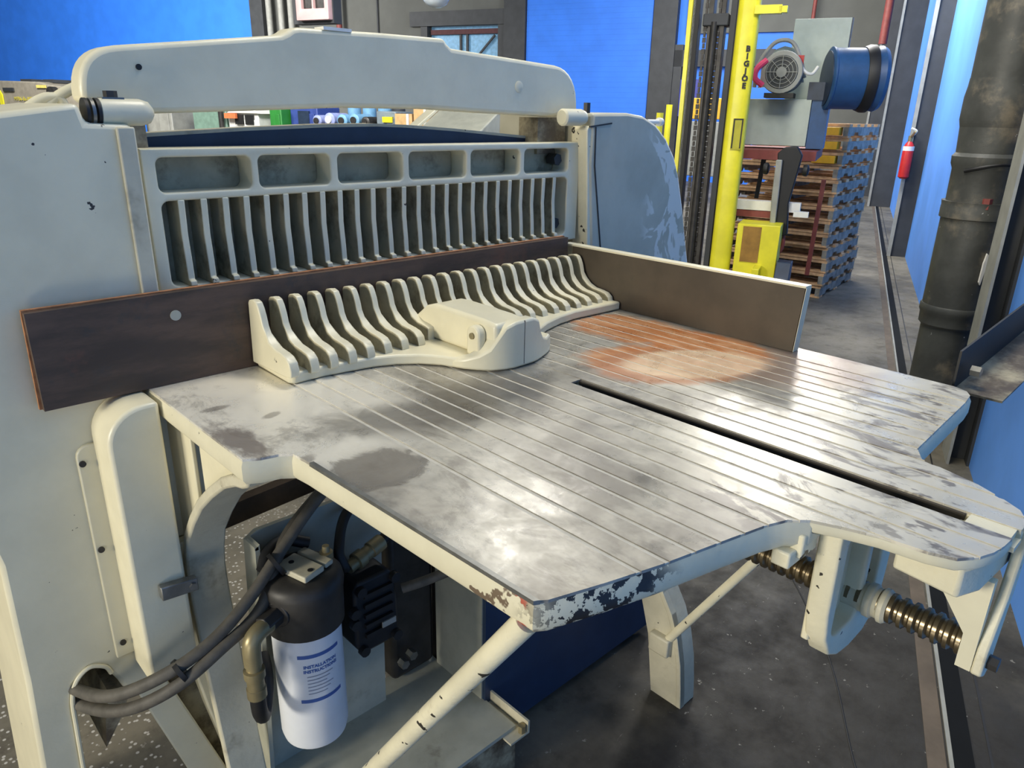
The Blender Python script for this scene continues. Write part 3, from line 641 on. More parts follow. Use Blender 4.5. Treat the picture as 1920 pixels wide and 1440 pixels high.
# filter canister
FC = (.795, 1.665)
bm = B(); lathe(bm, (*FC, -.215), (*FC, .3), [(0, .055), (.006, .075), (.02, .093), (.045, .099), (.42, .099), (.432, .096)], 40); ff = obj('filter_canister', bm, M_white, pu, smooth=True)
bm = B(); lathe(bm, (*FC, .20), (*FC, .42), [(0, .095), (.002, .110), (.10, .112), (.13, .116), (.15, .112), (.165, .098), (.172, .07), (.173, .01)], 40); fh = obj('filter_head', bm, M_blackcap, pu, smooth=True)
bm = B(); prism(bm, [(.735, 1.70), (.765, 1.585), (.835, 1.605), (.805, 1.72)], .373, .392, 'z'); br_ = obj('bracket_plate', bm, M_leg, fh, bevel=.004)
bm = B(); prism(bm, [(.815, 1.725), (.843, 1.612), (.873, 1.622), (.845, 1.735)], .373, .388, 'z'); obj('bracket_plate', bm, M_leg, fh, bevel=.004)
for p in ((.775, 1.68), (.795, 1.61)):
    bm = B(); cyl(bm, (*p, .3921), (*p, .3935), .008, n=10); obj('bolt_hole', bm, M_black, fh)
bm = B(); lathe(bm, (.875, 1.665, .37), (.875, 1.665, .42), [(0, .02), (.02, .02), (.022, .012), (.04, .010)], 12); obj('bleed_screw', bm, M_brass, fh, smooth=True)
# label print wrapped on the canister (facing the open side)
def on_can(ang, z, rr=.0996): a = math.radians(ang); return Vector((FC[0] + rr * math.cos(a), FC[1] + rr * math.sin(a), z))
def band(a0, a1, z0, z1, tilt=0):
    bm = B(); n = 12; lo = []; hi = []
    for i in range(n + 1):
        a = a0 + (a1 - a0) * i / n; lo.append(bm.verts.new(on_can(a, z0))); hi.append(bm.verts.new(on_can(a, z1)))
    for i in range(n): bm.faces.new((lo[i], lo[i + 1], hi[i + 1], hi[i]))
    return bm
obj('label_stripe', band(-135, -62, .137, .149), M_label, ff); obj('label_stripe', band(-135, -62, -.018, -.006), M_label, ff)
def can_text(s, size, z, m, weight=0, off=-98):
    cu = bpy.data.curves.new('t', 'FONT'); cu.body = s; cu.size = size; cu.align_x = 'CENTER'; cu.align_y = 'CENTER'; cu.offset = weight; cu.resolution_u = 2
    t = bpy.data.objects.new('t', cu); COL.objects.link(t); dg = bpy.context.evaluated_depsgraph_get(); me = bpy.data.meshes.new_from_object(t.evaluated_get(dg))
    bm = B(); bm.from_mesh(me); bpy.data.objects.remove(t)
    for v in bm.verts: v.co = on_can(off + math.degrees(v.co.x / .0996), z + v.co.y, .0998)
    return obj('lettering', bm, m, ff)
can_text('INSTALLATION', .0145, .108, M_label, .0006); can_text('INSTRUCTIONS', .0145, .092, M_label, .0006)
for i, zz in enumerate((.072, .060, .048, .036, .024, .012)):
    obj('print_line', band(-122, -78 - 6 * (i % 3), zz, zz + .003), M_labelg, ff)
# fittings on the filter
bm = B(); cyl(bm, (.640, 1.60, .29), (.70, 1.625, .29), .028, n=6); cyl(bm, (.69, 1.62, .29), (.72, 1.635, .29), .038, n=20); ft = obj('pipe_union', bm, M_dsteel, pu, bevel=.003)
bm = B(); tube(bm, [(.66, 1.605, .288), (.625, 1.592, .288), (.604, 1.585, .275), (.598, 1.583, .245), (.598, 1.583, .205)], .024, 14); obj('elbow', bm, M_brass, pu, smooth=True)
bm = B(); lathe(bm, (.598, 1.583, .22), (.598, 1.583, .08), [(0, .02), (.03, .02), (.032, .028), (.055, .028), (.057, .023), (.09, .023), (.092, .026), (.12, .026)], 18); obj('swivel_nut', bm, M_brass, pu, smooth=True)
bm = B(); tube(bm, [(.598, 1.583, .12), (.602, 1.59, .04), (.618, 1.61, .0), (.64, 1.64, .015), (.665, 1.68, .06), (.68, 1.73, .1)], .021, 12); obj('return_hose', bm, M_black, pu, smooth=True)
# black valve block on the right of the filter
bm = B(); prism(bm, [(.935, .235), (.95, .262), (1.06, .262), (1.085, .235), (1.092, .04), (1.07, .0), (.96, .0), (.935, .03)], 1.63, 1.74); vb = obj('pump_block', bm, M_black, pu, bevel=.010, seg=2)
for i, (x, z) in enumerate(((.955, .235), (1.075, .235), (.955, .02), (1.075, .02), (.93, .13), (.93, .17))):
    bm = B(); cyl(bm, (x, 1.612, z), (x, 1.632, z), .017, n=10); obj('cap_screw', bm, M_black, vb, smooth=True)
for i in range(5):
    bm = B(); box(bm, .965, 1.065, 1.618, 1.632, .06 + i * .036, .075 + i * .036); obj('cooling_rib', bm, M_black, vb)
bm = B(); box(bm, 1.02, 1.07, 1.614, 1.6185, .075, .095); obj('rating_plate', bm, M_lgrey, vb)
bm = B(); lathe(bm, (.945, 1.67, .30), (1.10, 1.70, .325), [(0, .02), (.03, .02), (.032, .028), (.06, .028), (.062, .022), (.09, .022), (.092, .026), (.14, .026)], 16); obj('hose_fitting', bm, M_brass, pu, smooth=True)
bm = B(); tube(bm, [(.94, 1.67, .30), (.93, 1.67, .32), (.93, 1.69, .36), (1.0, 1.76, .42), (1.12, 1.8, .46)], .016, 10); obj('pressure_hose', bm, M_black, pu, smooth=True)
bm = B(); tube(bm, [(.86, 1.74, .39), (.80, 1.76, .415), (.74, 1.74, .415), (.70, 1.70, .39)], .018, 10); obj('pressure_hose', bm, M_black, pu, smooth=True)
bm = B(); tube(bm, [(1.08, 1.70, .32), (1.15, 1.71, .34), (1.25, 1.75, .37)], .018, 10); obj('pressure_hose', bm, M_black, pu, smooth=True)
bm = B(); tube(bm, [(1.10, 1.62, .18), (1.17, 1.58, .20), (1.30, 1.52, .24), (1.45, 1.5, .27)], .016, 10); obj('drain_hose', bm, M_hose, pu, smooth=True)
# tank and motor
bm = B(); box(bm, 1.395, 2.42, 1.555, 1.60, -.60, .30); tk = obj('tank_front', bm, M_navy2, pu)
bm = B(); box(bm, 1.39, 1.41, 1.57, 1.83, -.60, .30); obj('tank_side', bm, M_plate, pu)
bm = B(); box(bm, 1.20, 1.39, 1.84, 1.98, -.40, .36); obj('motor_shell', bm, M_dsteel, pu, bevel=.02)
bm = B(); box(bm, 1.41, 2.40, 1.60, 1.88, -.6, .28); obj('tank_body', bm, M_dsteel, pu)
bm = B(); box(bm, 1.41, 1.45, 1.61, 1.66, ZF, -.6); box(bm, 2.3, 2.34, 1.61, 1.66, ZF, -.6); obj('tank_foot', bm, M_dsteel, pu)
for p in ((1.22, 1.82, -.30), (1.25, 1.81, -.27)):
    bm = B(); cyl(bm, p, (p[0], p[1] - .03, p[2]), .018, n=6); obj('bolt', bm, M_steel, pu)
bm = B(); prism(bm, [(.60, .46), (1.25, .505), (1.25, .435), (.60, .39)], 1.96, 2.0); fr = obj('frame_bar', bm, M_brown, pu)
bm = B(); cyl(bm, (1.0, 1.94, .50), (1.0, 1.97, .50), .028, n=14); obj('bar_boss', bm, M_brown, pu, smooth=True)

# hoses from the column opening up to the power unit
hs = [[(.20, 2.05, .13), (.245, 1.90, .125), (.30, 1.76, .165), (.40, 1.66, .235), (.52, 1.64, .285), (.64, 1.66, .35), (.76, 1.70, .43), (.90, 1.74, .52), (1.1, 1.78, .62)],
      [(.20, 2.05, .08), (.245, 1.90, .075), (.31, 1.74, .125), (.41, 1.64, .20), (.53, 1.62, .265), (.665, 1.650, .315), (.785, 1.738, .428), (.925, 1.778, .512), (1.125, 1.818, .608)]]
for i, pts in enumerate(hs):
    bm = B(); tube(bm, pts, .0165, 14)
    hobj = tag(obj('hydraulic_hose', bm, M_hose, smooth=True), ['upper grey hydraulic hose leaving the column opening towards the filter', 'lower grey hydraulic hose leaving the column opening towards the filter'][i], 'hose', 'hoses below the cutter table')
    if i: continue
    p = Vector(pts[3]); q = Vector(pts[3]) * .5 + Vector(hs[1][3]) * .5
for s_, q in (('cable_tie', (.44, 1.648, .232)), ('cable_tie', (.73, 1.678, .405))):
    bm = B(); q = Vector(q); d = Vector((.12, -.01, .06)).normalized()
    cyl(bm, q - d * .006, q + d * .006, .036, n=14); tag(obj(s_, bm, M_black, smooth=True), 'black cable tie round both hoses by the cover box' if q.x < .5 else 'black cable tie round both hoses beside the filter', 'cable tie')

# ================================================================= big pipe, arm
gp = thing('drain_pipe', R(5.17, -.69, -.3), 'thick dark grey painted vertical pipe with flanges by the blue wall', 'pipe')
def pz(z): return R(5.17, -.69, z)
def pipe_seg(name, prof, m=M_pipe):
    bm = B(); z0 = prof[0][0]; a = Vector(pz(z0)); 
    lathe(bm, a, a + Vector((0, 0, 1)), [((z - z0) * K, rr * K) for z, rr in prof], 32); return obj(name, bm, m, gp, smooth=True)
pipe_seg('lower_pipe', [(-.3, .158), (.395, .158)])
pipe_seg('weld_collar', [(.395, .162), (.41, .176), (.47, .178), (.49, .186), (.52, .186), (.53, .180)])
pipe_seg('middle_pipe', [(.53, .176), (1.05, .176)])
fg = pipe_seg('clamp_flange', [(1.05, .180), (1.055, .188), (1.115, .188), (1.12, .186), (1.15, .19)])
pipe_seg('sleeve', [(1.15, .170), (1.33, .172), (1.36, .184), (1.40, .186), (1.42, .17), (1.56, .178)])
pipe_seg('hub', [(1.56, .178), (1.60, .188), (1.72, .188), (1.78, .18), (1.82, .178)])
pipe_seg('upper_pipe', [(1.82, .176), (3.4, .176)])
for a in (-150, -95, -40):
    c = Vector(pz(1.12)) + Vector((math.cos(math.radians(a)) * .19, math.sin(math.radians(a)) * .19, 0))
    bm = B(); cyl(bm, c, c + Vector((0, 0, .07)), .034, n=6); obj('flange_bolt', bm, M_maroon, gp)
bm = B(); c = Vector(pz(1.34)); tube(bm, [c + Vector((math.cos(math.radians(a)) * .207, math.sin(math.radians(a)) * .207, .03 * math.sin(math.radians(a * 2)))) for a in range(-200, 21, 20)], .014, 8); obj('wire_loop', bm, M_black, gp, smooth=True)
bm = B(); c = Vector(pz(.79)); prism(bm, [(-.012, -.1), (.0, -.12), (.012, -.02), (.02, .08), (.0, .10), (-.01, .03)], -.226, -.212, 'y', lambda x, y, z: tuple(c + Vector((CU * 0 + x * math.cos(-.72) - y * math.sin(-.72) * 1.0, x * math.sin(-.72) + y * math.cos(-.72), z)))); bpy.data  # paint splash
obj('paint_drip', bm, M_wht, gp)
# dark steel angle arm leaving the table corner
ar = thing('steel_arm', (2.3, .5, .86), 'black steel angle bar running from the table corner to the blue wall', 'steel bar')
a0 = Vector((2.215, .530, .905)); a1 = Vector((3.25, .52, .985))
def arm(bm, w0, w1, z0, z1):
    d = (a1 - a0).normalized(); n_ = Vector((d.y, -d.x, 0)).normalized()
    vs = [bm.verts.new(p + n_ * w + Vector((0, 0, z))) for p in (a0, a1) for w, z in ((w0, z0), (w1, z0), (w1, z1), (w0, z1))]
    for q in ((0, 1, 2, 3), (7, 6, 5, 4), (0, 4, 5, 1), (1, 5, 6, 2), (2, 6, 7, 3), (3, 7, 4, 0)): bm.faces.new([vs[i] for i in q])
    return bm
obj('upright_leaf', arm(B(), -.006, .0, -.02, .09), M_black, ar)
obj('flat_leaf', arm(B(), .0, .12, -.026, -.02), M_grime, ar)  # light falling on this leaf is put in as a paler colour
bm = B(); cyl(bm, a0 + Vector((.05, -.02, .03)), a0 + Vector((.05, -.045, .03)), .016, n=6); obj('bolt', bm, M_steel, ar)

# ================================================================= fire extinguisher on its column
fe = thing('fire_extinguisher', R(12.2, -.64, .82), 'red fire extinguisher hung on the dark column at the blue wall', 'fire extinguisher')
def ez(z): return Vector(R(12.18, -.64, z))
bm = B(); lathe(bm, ez(.82), ez(1.3), [(0, .05), (.03, .085), (.5, .085), (.56, .06), (.60, .03)], 20); obj('cylinder', bm, M_red, fe, smooth=True)
bm = B(); lathe(bm, ez(1.20), ez(1.3), [(0, .086), (.07, .087), (.071, .05), (.1, .03)], 20); obj('collar_label', bm, M_wht, fe, smooth=True)
bm = B(); cyl(bm, ez(1.30), ez(1.40), .035, n=10); tube(bm, [ez(1.37), ez(1.42) + Vector((-.05, -.05, 0)), ez(1.46) + Vector((-.12, -.1, 0))], .02, 8, False); obj('valve_handle', bm, M_brass, fe, smooth=True)
bm = B(); tube(bm, [ez(1.38), ez(1.46) + Vector((.06, -.05, 0)), ez(1.5) + Vector((.02, .02, 0))], .018, 8); obj('discharge_hose', bm, M_wht, fe, smooth=True)

# ================================================================= pallets
PA = math.radians(-13.5)
def PR(a, b, z):                     # pallet frame: a along its runners, b across
    ca, sa = math.cos(PA), math.sin(PA)
    u = 8.78 + a * ca - b * sa; v = .145 + a * sa + b * ca
    return R(u, v, z)
PH = .1425
def make_pallet():
    base = PR(.6, .6, -.3)
    t = thing('wooden_pallet', base, 'x', 'pallet', 'stacked wooden pallets')
    for b in (0, .55, 1.13):
        bm = B()
        prism(bm, [(0, -.280), (.24, -.280), (.27, -.245), (.40, -.245), (.43, -.280), (.87, -.280), (.90, -.245), (1.03, -.245), (1.06, -.280), (1.32, -.280), (1.32, -.192), (0, -.192)], b, b + .05, 'y', lambda a, bb, z: PR(a, bb, z))
        obj('runner', bm, M_wood2, t)
    for a in (0, .30, .60, .90, 1.20):
        bm = B(); box(bm, a, a + .12, -.004, 1.19, -.1915, -.162, PR); obj('deck_board', bm, M_wood, t)
    for a in (0, .60, 1.20):
        bm = B(); box(bm, a, a + .12, -.004, 1.19, -.299, -.2805, PR); obj('base_board', bm, M_wood, t)
    return t
names = ['lowest', 'second', 'third', 'fourth', 'fifth', 'sixth', 'seventh', 'eighth', 'ninth', 'tenth', 'eleventh', 'twelfth', 'topmost']
pp = make_pallet(); pp['label'] = 'lowest wooden pallet of the tall stack, resting on the floor'
for i in range(1, 13):
    q = dup(pp, Vector((random.uniform(-.03, .03), random.uniform(-.02, .02), i * PH * K * S)))
    q['label'] = ('topmost wooden pallet of the tall stack behind the yellow lift' if i == 12 else names[i] + ' wooden pallet from the floor in the tall stack behind the lift')
# amber and white bottles between the top boards
for i in range(3):
    z = 1.474 - i * PH
    bm = B(); box(bm, -.03, .10, .06, .30, z - .040, z + .040, PR); tag(obj('amber_box', bm, M_ylw2, bevel=.006), ['amber plastic box wedged in the topmost pallet', 'amber plastic box wedged one pallet below the topmost', 'amber plastic box wedged two pallets below the topmost'][i], 'box', 'boxes in the pallet stack')

# ================================================================= yellow stacker lift
lt = thing('stacker_lift', R(6.6, 1.1, -.3), 'yellow walk-behind stacker lift with a double chain mast', 'stacker')
bm = B(); prism(bm, rrect(6.52, 6.68, .868, 1.035, .05, 5), -.3, 3.6, 'z', R); obj('mast_post', bm, M_yellow, lt, smooth=True)
bm = B(); rb(bm, 6.56, 6.64, 1.392, 1.425, .95, 3.6); obj('mast_post', bm, M_yellow, lt)
bm = B(); rb(bm, 6.66, 6.72, 1.16, 1.20, -.3, .62); obj('lower_post', bm, M_yellow, lt)
for v0, v1, m in ((1.335, 1.388, M_black), (1.225, 1.262, M_dsteel), (1.13, 1.165, M_dsteel), (1.045, 1.09, M_dark), (1.37, 1.39, M_lgrey)):
    bm = B(); rb(bm, 6.58, 6.70, v0, v1, -.3, 3.6); obj('mast_rail', bm, m, lt, bevel=.004)
for v in (1.285, 1.18):
    bm = B(); n_ = 64
    for i in range(n_): z = -.2 + i * .042; rb(bm, 6.60, 6.62, v - (.009 if i % 2 else .013), v + (.009 if i % 2 else .013), z, z + .038)
    ch_ = obj('lift_chain', bm, M_dsteel, lt); ch_['kind'] = 'stuff'
bm = B(); rb(bm, 6.56, 6.72, 1.10, 1.30, 2.27, 2.36); obj('chain_yoke', bm, M_dark, lt, bevel=.01)
bm = B(); cyl(bm, R(6.58, 1.21, -.2), R(6.58, 1.21, 2.3), .035, n=14); obj('lift_cylinder', bm, M_dsteel, lt, smooth=True)
bm = B(); rb(bm, 6.50, 6.58, .70, .90, 2.34, 2.40); rb(bm, 6.5, 6.56, .66, .72, 2.345, 2.39); obj('stop_bracket', bm, M_yellow, lt)
bm = B(); rb(bm, 6.60, 6.9, .49, .84, -.3, .74); obj('battery_box', bm, M_yellow, lt, bevel=.008)
bm = B(); rb(bm, 6.592, 6.60, .64, .79, .42, .72); obj('brown_panel', bm, mat('ochre_board', (150, 112, 48), .7, var=.2), lt)
bm = B(); rb(bm, 6.40, 6.6, .60, .66, -.3, .40); obj('outrigger', bm, M_yellow, lt, bevel=.008)
bm = B(); prism(bm, [(6.45, -.3), (6.45, .33), (6.56, .45), (6.7, .45), (6.7, -.3)], .36, .48, 'y', R); obj('wheel_guard', bm, M_navy, lt, bevel=.008)
def vert(u, v, z): return frame(R(u, v, z), (SU, -CU, 0), (0, 0, 1))
for i, ch in enumerate(['B', 'I', 'G', 'J', 'O', 'E']):
    text('mast_letter', ch, .068, vert(6.515, .915, 2.095 - .054 * i), M_black, lt, .002, 'CENTER', .0035)
bm = B(); rb(bm, 6.512, 6.52, .88, .965, 1.34, 1.58); obj('sticker', bm, mat('olive_sticker', (176, 168, 36), .5), lt)
bm = B(); rb(bm, 6.508, 6.513, .885, .895, 1.35, 1.57); rb(bm, 6.508, 6.513, .95, .96, 1.35, 1.57); rb(bm, 6.508, 6.513, .885, .96, 1.57, 1.58); obj('sticker_border', bm, M_black, lt)
# steering arm behind the post
bm = B(); prism(bm, [(.57, 1.36), (.62, 1.31), (.60, 1.16), (.585, .95), (.56, .70), (.50, .62), (.45, .64), (.475, .9), (.44, 1.15), (.42, 1.30), (.47, 1.37)], 6.85, 6.95, 'x', R); sh = obj('steering_arm', bm, M_black, lt, bevel=.01)
bm = B(); prism(bm, [(.62, 1.26), (.57, 1.26), (.56, .95), (.555, .70), (.60, .70), (.615, .95)], 6.80, 6.85, 'x', R); obj('arm_cover', bm, M_lgrey, lt, bevel=.01)
for v in (.70, .38):
    bm = B(); lathe(bm, R(6.88, v + .02, 1.18), R(6.88, v - .03, 1.18), [(0, .05), (.02, .058), (.04, .058), (.055, .04)], 18); obj('grip', bm, M_black, lt, smooth=True)
bm = B(); rb(bm, 6.8, 6.86, .30, .42, .80, .845); obj('white_stub', bm, M_wht, lt)
bm = B(); rb(bm, 6.95, 7.05, .62, 1.02, .82, .90); obj('cream_bar', bm, M_wht, lt)
bm = B(); rb(bm, 6.95, 7.05, .62, 1.02, .76, .815); obj('maroon_bar', bm, M_maroon, lt)
bm = B(); rb(bm, 6.94, 7.04, .38, .50, .82, .90); obj('cream_bar', bm, M_wht, lt)
bm = B(); tube(bm, [R(6.9, .53, .80), R(6.9, .49, .66), R(6.9, .48, .52), R(6.9, .54, .42)], .022, 8); obj('red_bracket', bm, M_maroon, lt, smooth=True)
for v in (.27, .25):
    pass
bm = B(); prism(bm, [(.255, 1.0), (.30, 1.0), (.32, .0), (.275, .0)], 8.50, 8.54, 'x', R); tag(obj('red_upright', bm, M_maroon), 'dull red steel upright leaning on the pallet stack', 'steel bar')
bm = B(); prism(bm, [(.86, 1.32), (.91, 1.32), (.94, .78), (.90, .78)], 8.44, 8.48, 'x', R); tag(obj('black_upright', bm, M_black), 'black steel upright standing against the pallet stack', 'steel bar')

# ================================================================= grey green machine carried by the lift
gm = thing('blower_machine', R(7.7, .6, 1.28), 'grey green machine with a blue motor and drum behind the yellow mast', 'machine')
bm = B(); rb(bm, 7.2, 8.4, .33, 1.15, 1.24, 1.32); obj('skid', bm, M_maroon, gm)
bm = B(); rb(bm, 7.60, 8.0, .456, 1.05, 1.35, 1.755); hb_ = obj('lower_cabinet', bm, M_mach, gm, bevel=.004)
bm = B(); prism(bm, [(7.62, 1.33), (7.62, 1.75), (8.0, 1.75), (8.0, 1.33)], .305, .452, 'y', R); obj('cabinet_end', bm, M_mblue, gm)  # blue light on this cabinet end is put in as paint colour
bm = B(); rb(bm, 7.9, 8.0, .235, .72, 1.72, 2.45); obj('upper_cabinet', bm, M_mach, gm, bevel=.004)
bm = B(); rb(bm, 7.9, 8.0, .225, .234, 1.9, 2.45); obj('cabinet_edge', bm, M_navy, gm)
mc = Vector(R(7.35, .725, 1.97)); md = Vector((CU, SU, 0)); ml = md * .55 + Vector((0, 0, 0))
bm = B(); lathe(bm, mc, mc + md, [(0, .165), (.01, .20), (.06, .207), (.08, .20), (.42, .195), (.46, .15)], 32); mt = obj('motor', bm, M_mblue, gm, smooth=True)
bm = B(); lathe(bm, mc - md * .012, mc + md, [(0, .158), (.004, .163), (.013, .163)], 32); obj('fan_cowl', bm, M_dark, gm, smooth=True)
bm = B(); lathe(bm, mc - md * .008, mc + md, [(0, .19), (.004, .204), (.05, .211), (.06, .205)], 32); obj('cowl_rim', bm, M_lgrey, gm, smooth=True)
sd_ = Vector((SU, -CU, 0))
for k in range(2, 5):
    bm = B(); c = mc - md * .017; tube(bm, [c + (sd_ * math.cos(a) + Vector((0, 0, 1)) * math.sin(a)) * .038 * k for a in [i * math.tau / 24 for i in range(25)]], .004, 6, False); obj('grille_ring', bm, M_lgrey, gm)
for a in (0, math.pi / 4, math.pi / 2, 3 * math.pi / 4):
    bm = B(); c = mc - md * .02; d = (sd_ * math.cos(a) + Vector((0, 0, 1)) * math.sin(a)) * .158; cyl(bm, c - d, c + d, .004, n=6); obj('grille_spoke', bm, M_lgrey, gm)
bm = B(); cyl(bm, mc - md * .026, mc - md * .012, .052, n=20); obj('cowl_hub', bm, M_lgrey, gm, smooth=True)
bm = B(); rb(bm, 7.35, 7.6, .60, .85, 1.76, 1.80); obj('motor_base', bm, M_black, gm)
bm = B(); tube(bm, [R(7.5, .96, 1.85), R(7.5, .95, 2.03), R(7.5, .85, 2.2), R(7.5, .75, 2.24), R(7.5, .66, 2.2), R(7.5, .58, 2.05), R(7.5, .54, 1.93)], .022, 8); obj('belt_guard', bm, M_lgrey, gm, smooth=True)
bm = B(); prism(bm, [(.94, 1.85), (.92, 2.02), (.83, 2.17), (.75, 2.2), (.62, 2.17), (.55, 1.9)], 7.6, 7.66, 'x', R); obj('guard_plate', bm, M_mach, gm)
bm = B(); tube(bm, [R(7.34, .86, 2.07), R(7.32, .93, 2.0), R(7.32, .94, 1.92), R(7.34, .87, 1.86)], .03, 8); obj('pink_strap', bm, M_pink, gm, smooth=True)
bm = B(); rb(bm, 7.42, 7.45, .56, .63, 2.03, 2.11); obj('red_tag', bm, M_red, gm)
bm = B(); tube(bm, [R(7.45, .60, 2.06), R(7.42, .54, 1.98), R(7.45, .48, 1.96), R(7.5, .44, 2.02)], .016, 8); obj('cable_loop', bm, M_wht, gm, smooth=True)
# drum
da = Vector(R(7.62, .36, 1.93)); dd = (Vector(R(7.75, -.10, 1.93)) - da).normalized()
bm = B(); lathe(bm, da, da + dd, [(0, .29), (.012, .31), (.03, .31), (.04, .30), (.40, .30)], 48); dr_ = obj('drum', bm, M_mblue, gm, smooth=True)
bm = B(); lathe(bm, da + dd * .33, da + dd, [(0, .31), (.05, .33), (.10, .33), (.11, .3)], 48); obj('drum_ring', bm, M_black, gm, smooth=True)
bm = B(); lathe(bm, da + dd * .42, da + dd, [(0, .30), (.08, .32), (.12, .30)], 48); obj('drum_flange', bm, M_mblue, gm, smooth=True)
bm = B(); lathe(bm, da - dd * .01, da + dd, [(0, .27), (.012, .27)], 48); obj('drum_face', bm, M_navy, gm, smooth=True)
bm = B(); rb(bm, 7.6, 7.9, .30, .50, 1.75, 1.90); obj('drum_support', bm, M_navy, gm)
bm = B(); rb(bm, 7.3, 7.42, .35, 1.1, -.3, 1.24); bpy.data; bm.free()

# ================================================================= machines seen through the gap below the beam
def cab(name, u0, u1, v0, v1, z1, m, label, cat, top=None, z0=-.3):
    t = thing(name, R((u0 + u1) / 2, (v0 + v1) / 2, z0), label, cat)
    bm = B(); rb(bm, u0, u1, v0, v1, z0, z1); obj('body', bm, m, t, bevel=.02)
    bm = B(); rb(bm, u0 - .02, u0, v0 + .1 * (v1 - v0), v0 + .45 * (v1 - v0), z0 + .1, z1 - .1); obj('access_door', bm, m, t, bevel=.006)
    return t
c1 = cab('grey_cabinet', 10, 10.6, 11.05, 11.70, 1.60, M_lgrey, 'plain grey machine cabinet seen beside the left beam pad', 'cabinet')
bm = B(); lathe(bm, R(10.2, 11.2, 1.60), R(10.2, 11.2, 1.7), [(0, .08), (.06, .09), (.08, .04)], 14); obj('cap', bm, M_wht, c1)
bm = B(); lathe(bm, R(10.2, 11.5, 1.60), R(10.2, 11.5, 1.7), [(0, .06), (.07, .06), (.08, .03)], 14); obj('cap', bm, M_wht, c1)
c2 = cab('milling_machine', 10, 10.6, 9.80, 10.55, 1.56, mat('sage_paint', (118, 146, 130), .5), 'sage green workshop machine seen below the arch beam', 'machine')
bm = B(); rb(bm, 10, 10.3, 9.8, 10.6, 1.57, 1.60); obj('ram', bm, M_lgrey, c2)
bm = B(); cyl(bm, R(9.95, 9.86, 1.2), R(9.95, 9.86, 1.62), .05, n=10); obj('quill', bm, M_dsteel, c2)
c3 = cab('white_machine', 10, 10.7, 9.1, 9.75, 1.50, M_wht, 'white machine with two dark square windows below the beam', 'machine')
for v0 in (9.18, 9.40):
    bm = B(); rb(bm, 9.96, 9.99, v0, v0 + .17, 1.33, 1.48); obj('window', bm, M_black, c3)
bm = B(); prism(bm, [(9.0, 1.50), (9.75, 1.50), (9.6, 1.58), (9.2, 1.58)], 9.95, 10.6, 'x', R); obj('hood', bm, M_wht, c3, bevel=.02)
bm = B(); rb(bm, 9.9, 9.95, 9.5, 9.74, 1.42, 1.5); obj('orange_cover', bm, M_orange, c3)
c4 = cab('green_bin', 10, 10.5, 8.62, 8.86, 1.60, M_green, 'bright green steel bin in the background below the beam', 'bin')
c5 = cab('blue_cabinet', 10.2, 10.8, 8.05, 8.60, 1.62, mat('royal_blue_paint', (52, 72, 140), .5), 'royal blue cabinet beside the green bin', 'cabinet')
bm = B(); rb(bm, 10.17, 10.2, 8.2, 8.42, 1.2, 1.56); obj('dark_window', bm, M_navy, c5)
# row of motors on a rack
rk = thing('motor_rack', R(10.2, 7.4, -.3), 'low steel rack carrying motors behind the cutter', 'rack')
bm = B(); rb(bm, 9.9, 10.6, 6.88, 8.03, 1.25, 1.29); obj('shelf', bm, M_dsteel, rk)
for a in (6.89, 7.98):
    for b in (9.92, 10.55):
        bm = B(); rb(bm, b, b + .04, a, a + .04, -.3, 1.25); obj('leg', bm, M_dsteel, rk)
for i, (v, z, rr, m, lab) in enumerate(((7.9, 1.42, .10, M_lilac, 'lilac painted motor next to the blue cabinet'), (7.66, 1.44, .12, M_lilac, 'larger lilac motor, second on the rack'), (7.42, 1.43, .11, M_lblue, 'pale blue motor with a dark end cap on the rack'), (7.19, 1.44, .11, M_lblue, 'pale blue round motor near the rack end'), (6.985, 1.42, .09, M_dsteel, 'dark steel motor at the end of the rack beside the yellow tag'))):
    t = thing('electric_motor', R(10, v, 1.29), lab, 'motor', 'motors on the rack')
    c = Vector(R(9.98, v, z)); bm = B(); lathe(bm, c, c + md, [(0, rr * .7), (.02, rr), (.5, rr), (.52, rr * .6)], 20); obj('housing', bm, m, t, smooth=True)
    bm = B(); cyl(bm, c - md * .03, c + md * .01, rr * .55, n=16); obj('end_cap', bm, M_dsteel if i != 1 else M_wht, t, smooth=True)
    bm = B(); rb(bm, 10.05, 10.35, v - .08, v + .08, 1.295, z - rr * .6 * 1); obj('foot', bm, M_dsteel, t)
for i, v in enumerate((7.72, 7.42, 7.12, 6.86)):
    bm = B(); cyl(bm, R(10.75, v, -.3), R(10.75, v, 1.62), .13, n=16); tag(obj('gas_cylinder', bm, [M_lblue, M_lblue, M_lblue, M_dark][i], smooth=True), ['pale blue upright tank behind the lilac motors', 'pale blue upright tank behind the middle of the rack', 'pale blue upright tank behind the dark motor cap', 'dark upright tank behind the rack end'][i], 'tank')
yt = cab('grey_hopper', 10.1, 10.6, 6.50, 6.85, 1.58, mat('slate_paint', (120, 132, 138), .5), 'slate grey box with a yellow tag in the background', 'box')
bm = B(); rb(bm, 10.06, 10.1, 6.54, 6.72, 1.42, 1.50); obj('yellow_tag', bm, M_yellow, yt)
for i, (v0, v1, z1) in enumerate(((6.15, 6.45, 1.55), (5.85, 6.12, 1.62))):
    t = thing('cardboard_box', R(10.2, (v0 + v1) / 2, -.3), ['tan crate with white straps next to the slate box', 'taller tan crate behind the cream hood'][i], 'crate', 'crates behind the cutter')
    bm = B(); rb(bm, 10, 10.6, v0, v1, -.3, z1); obj('box_body', bm, M_tan, t)
    bm = B(); rb(bm, 9.98, 10.0, v0 + .05, v0 + .09, -.3, z1); obj('strap', bm, M_wht, t)
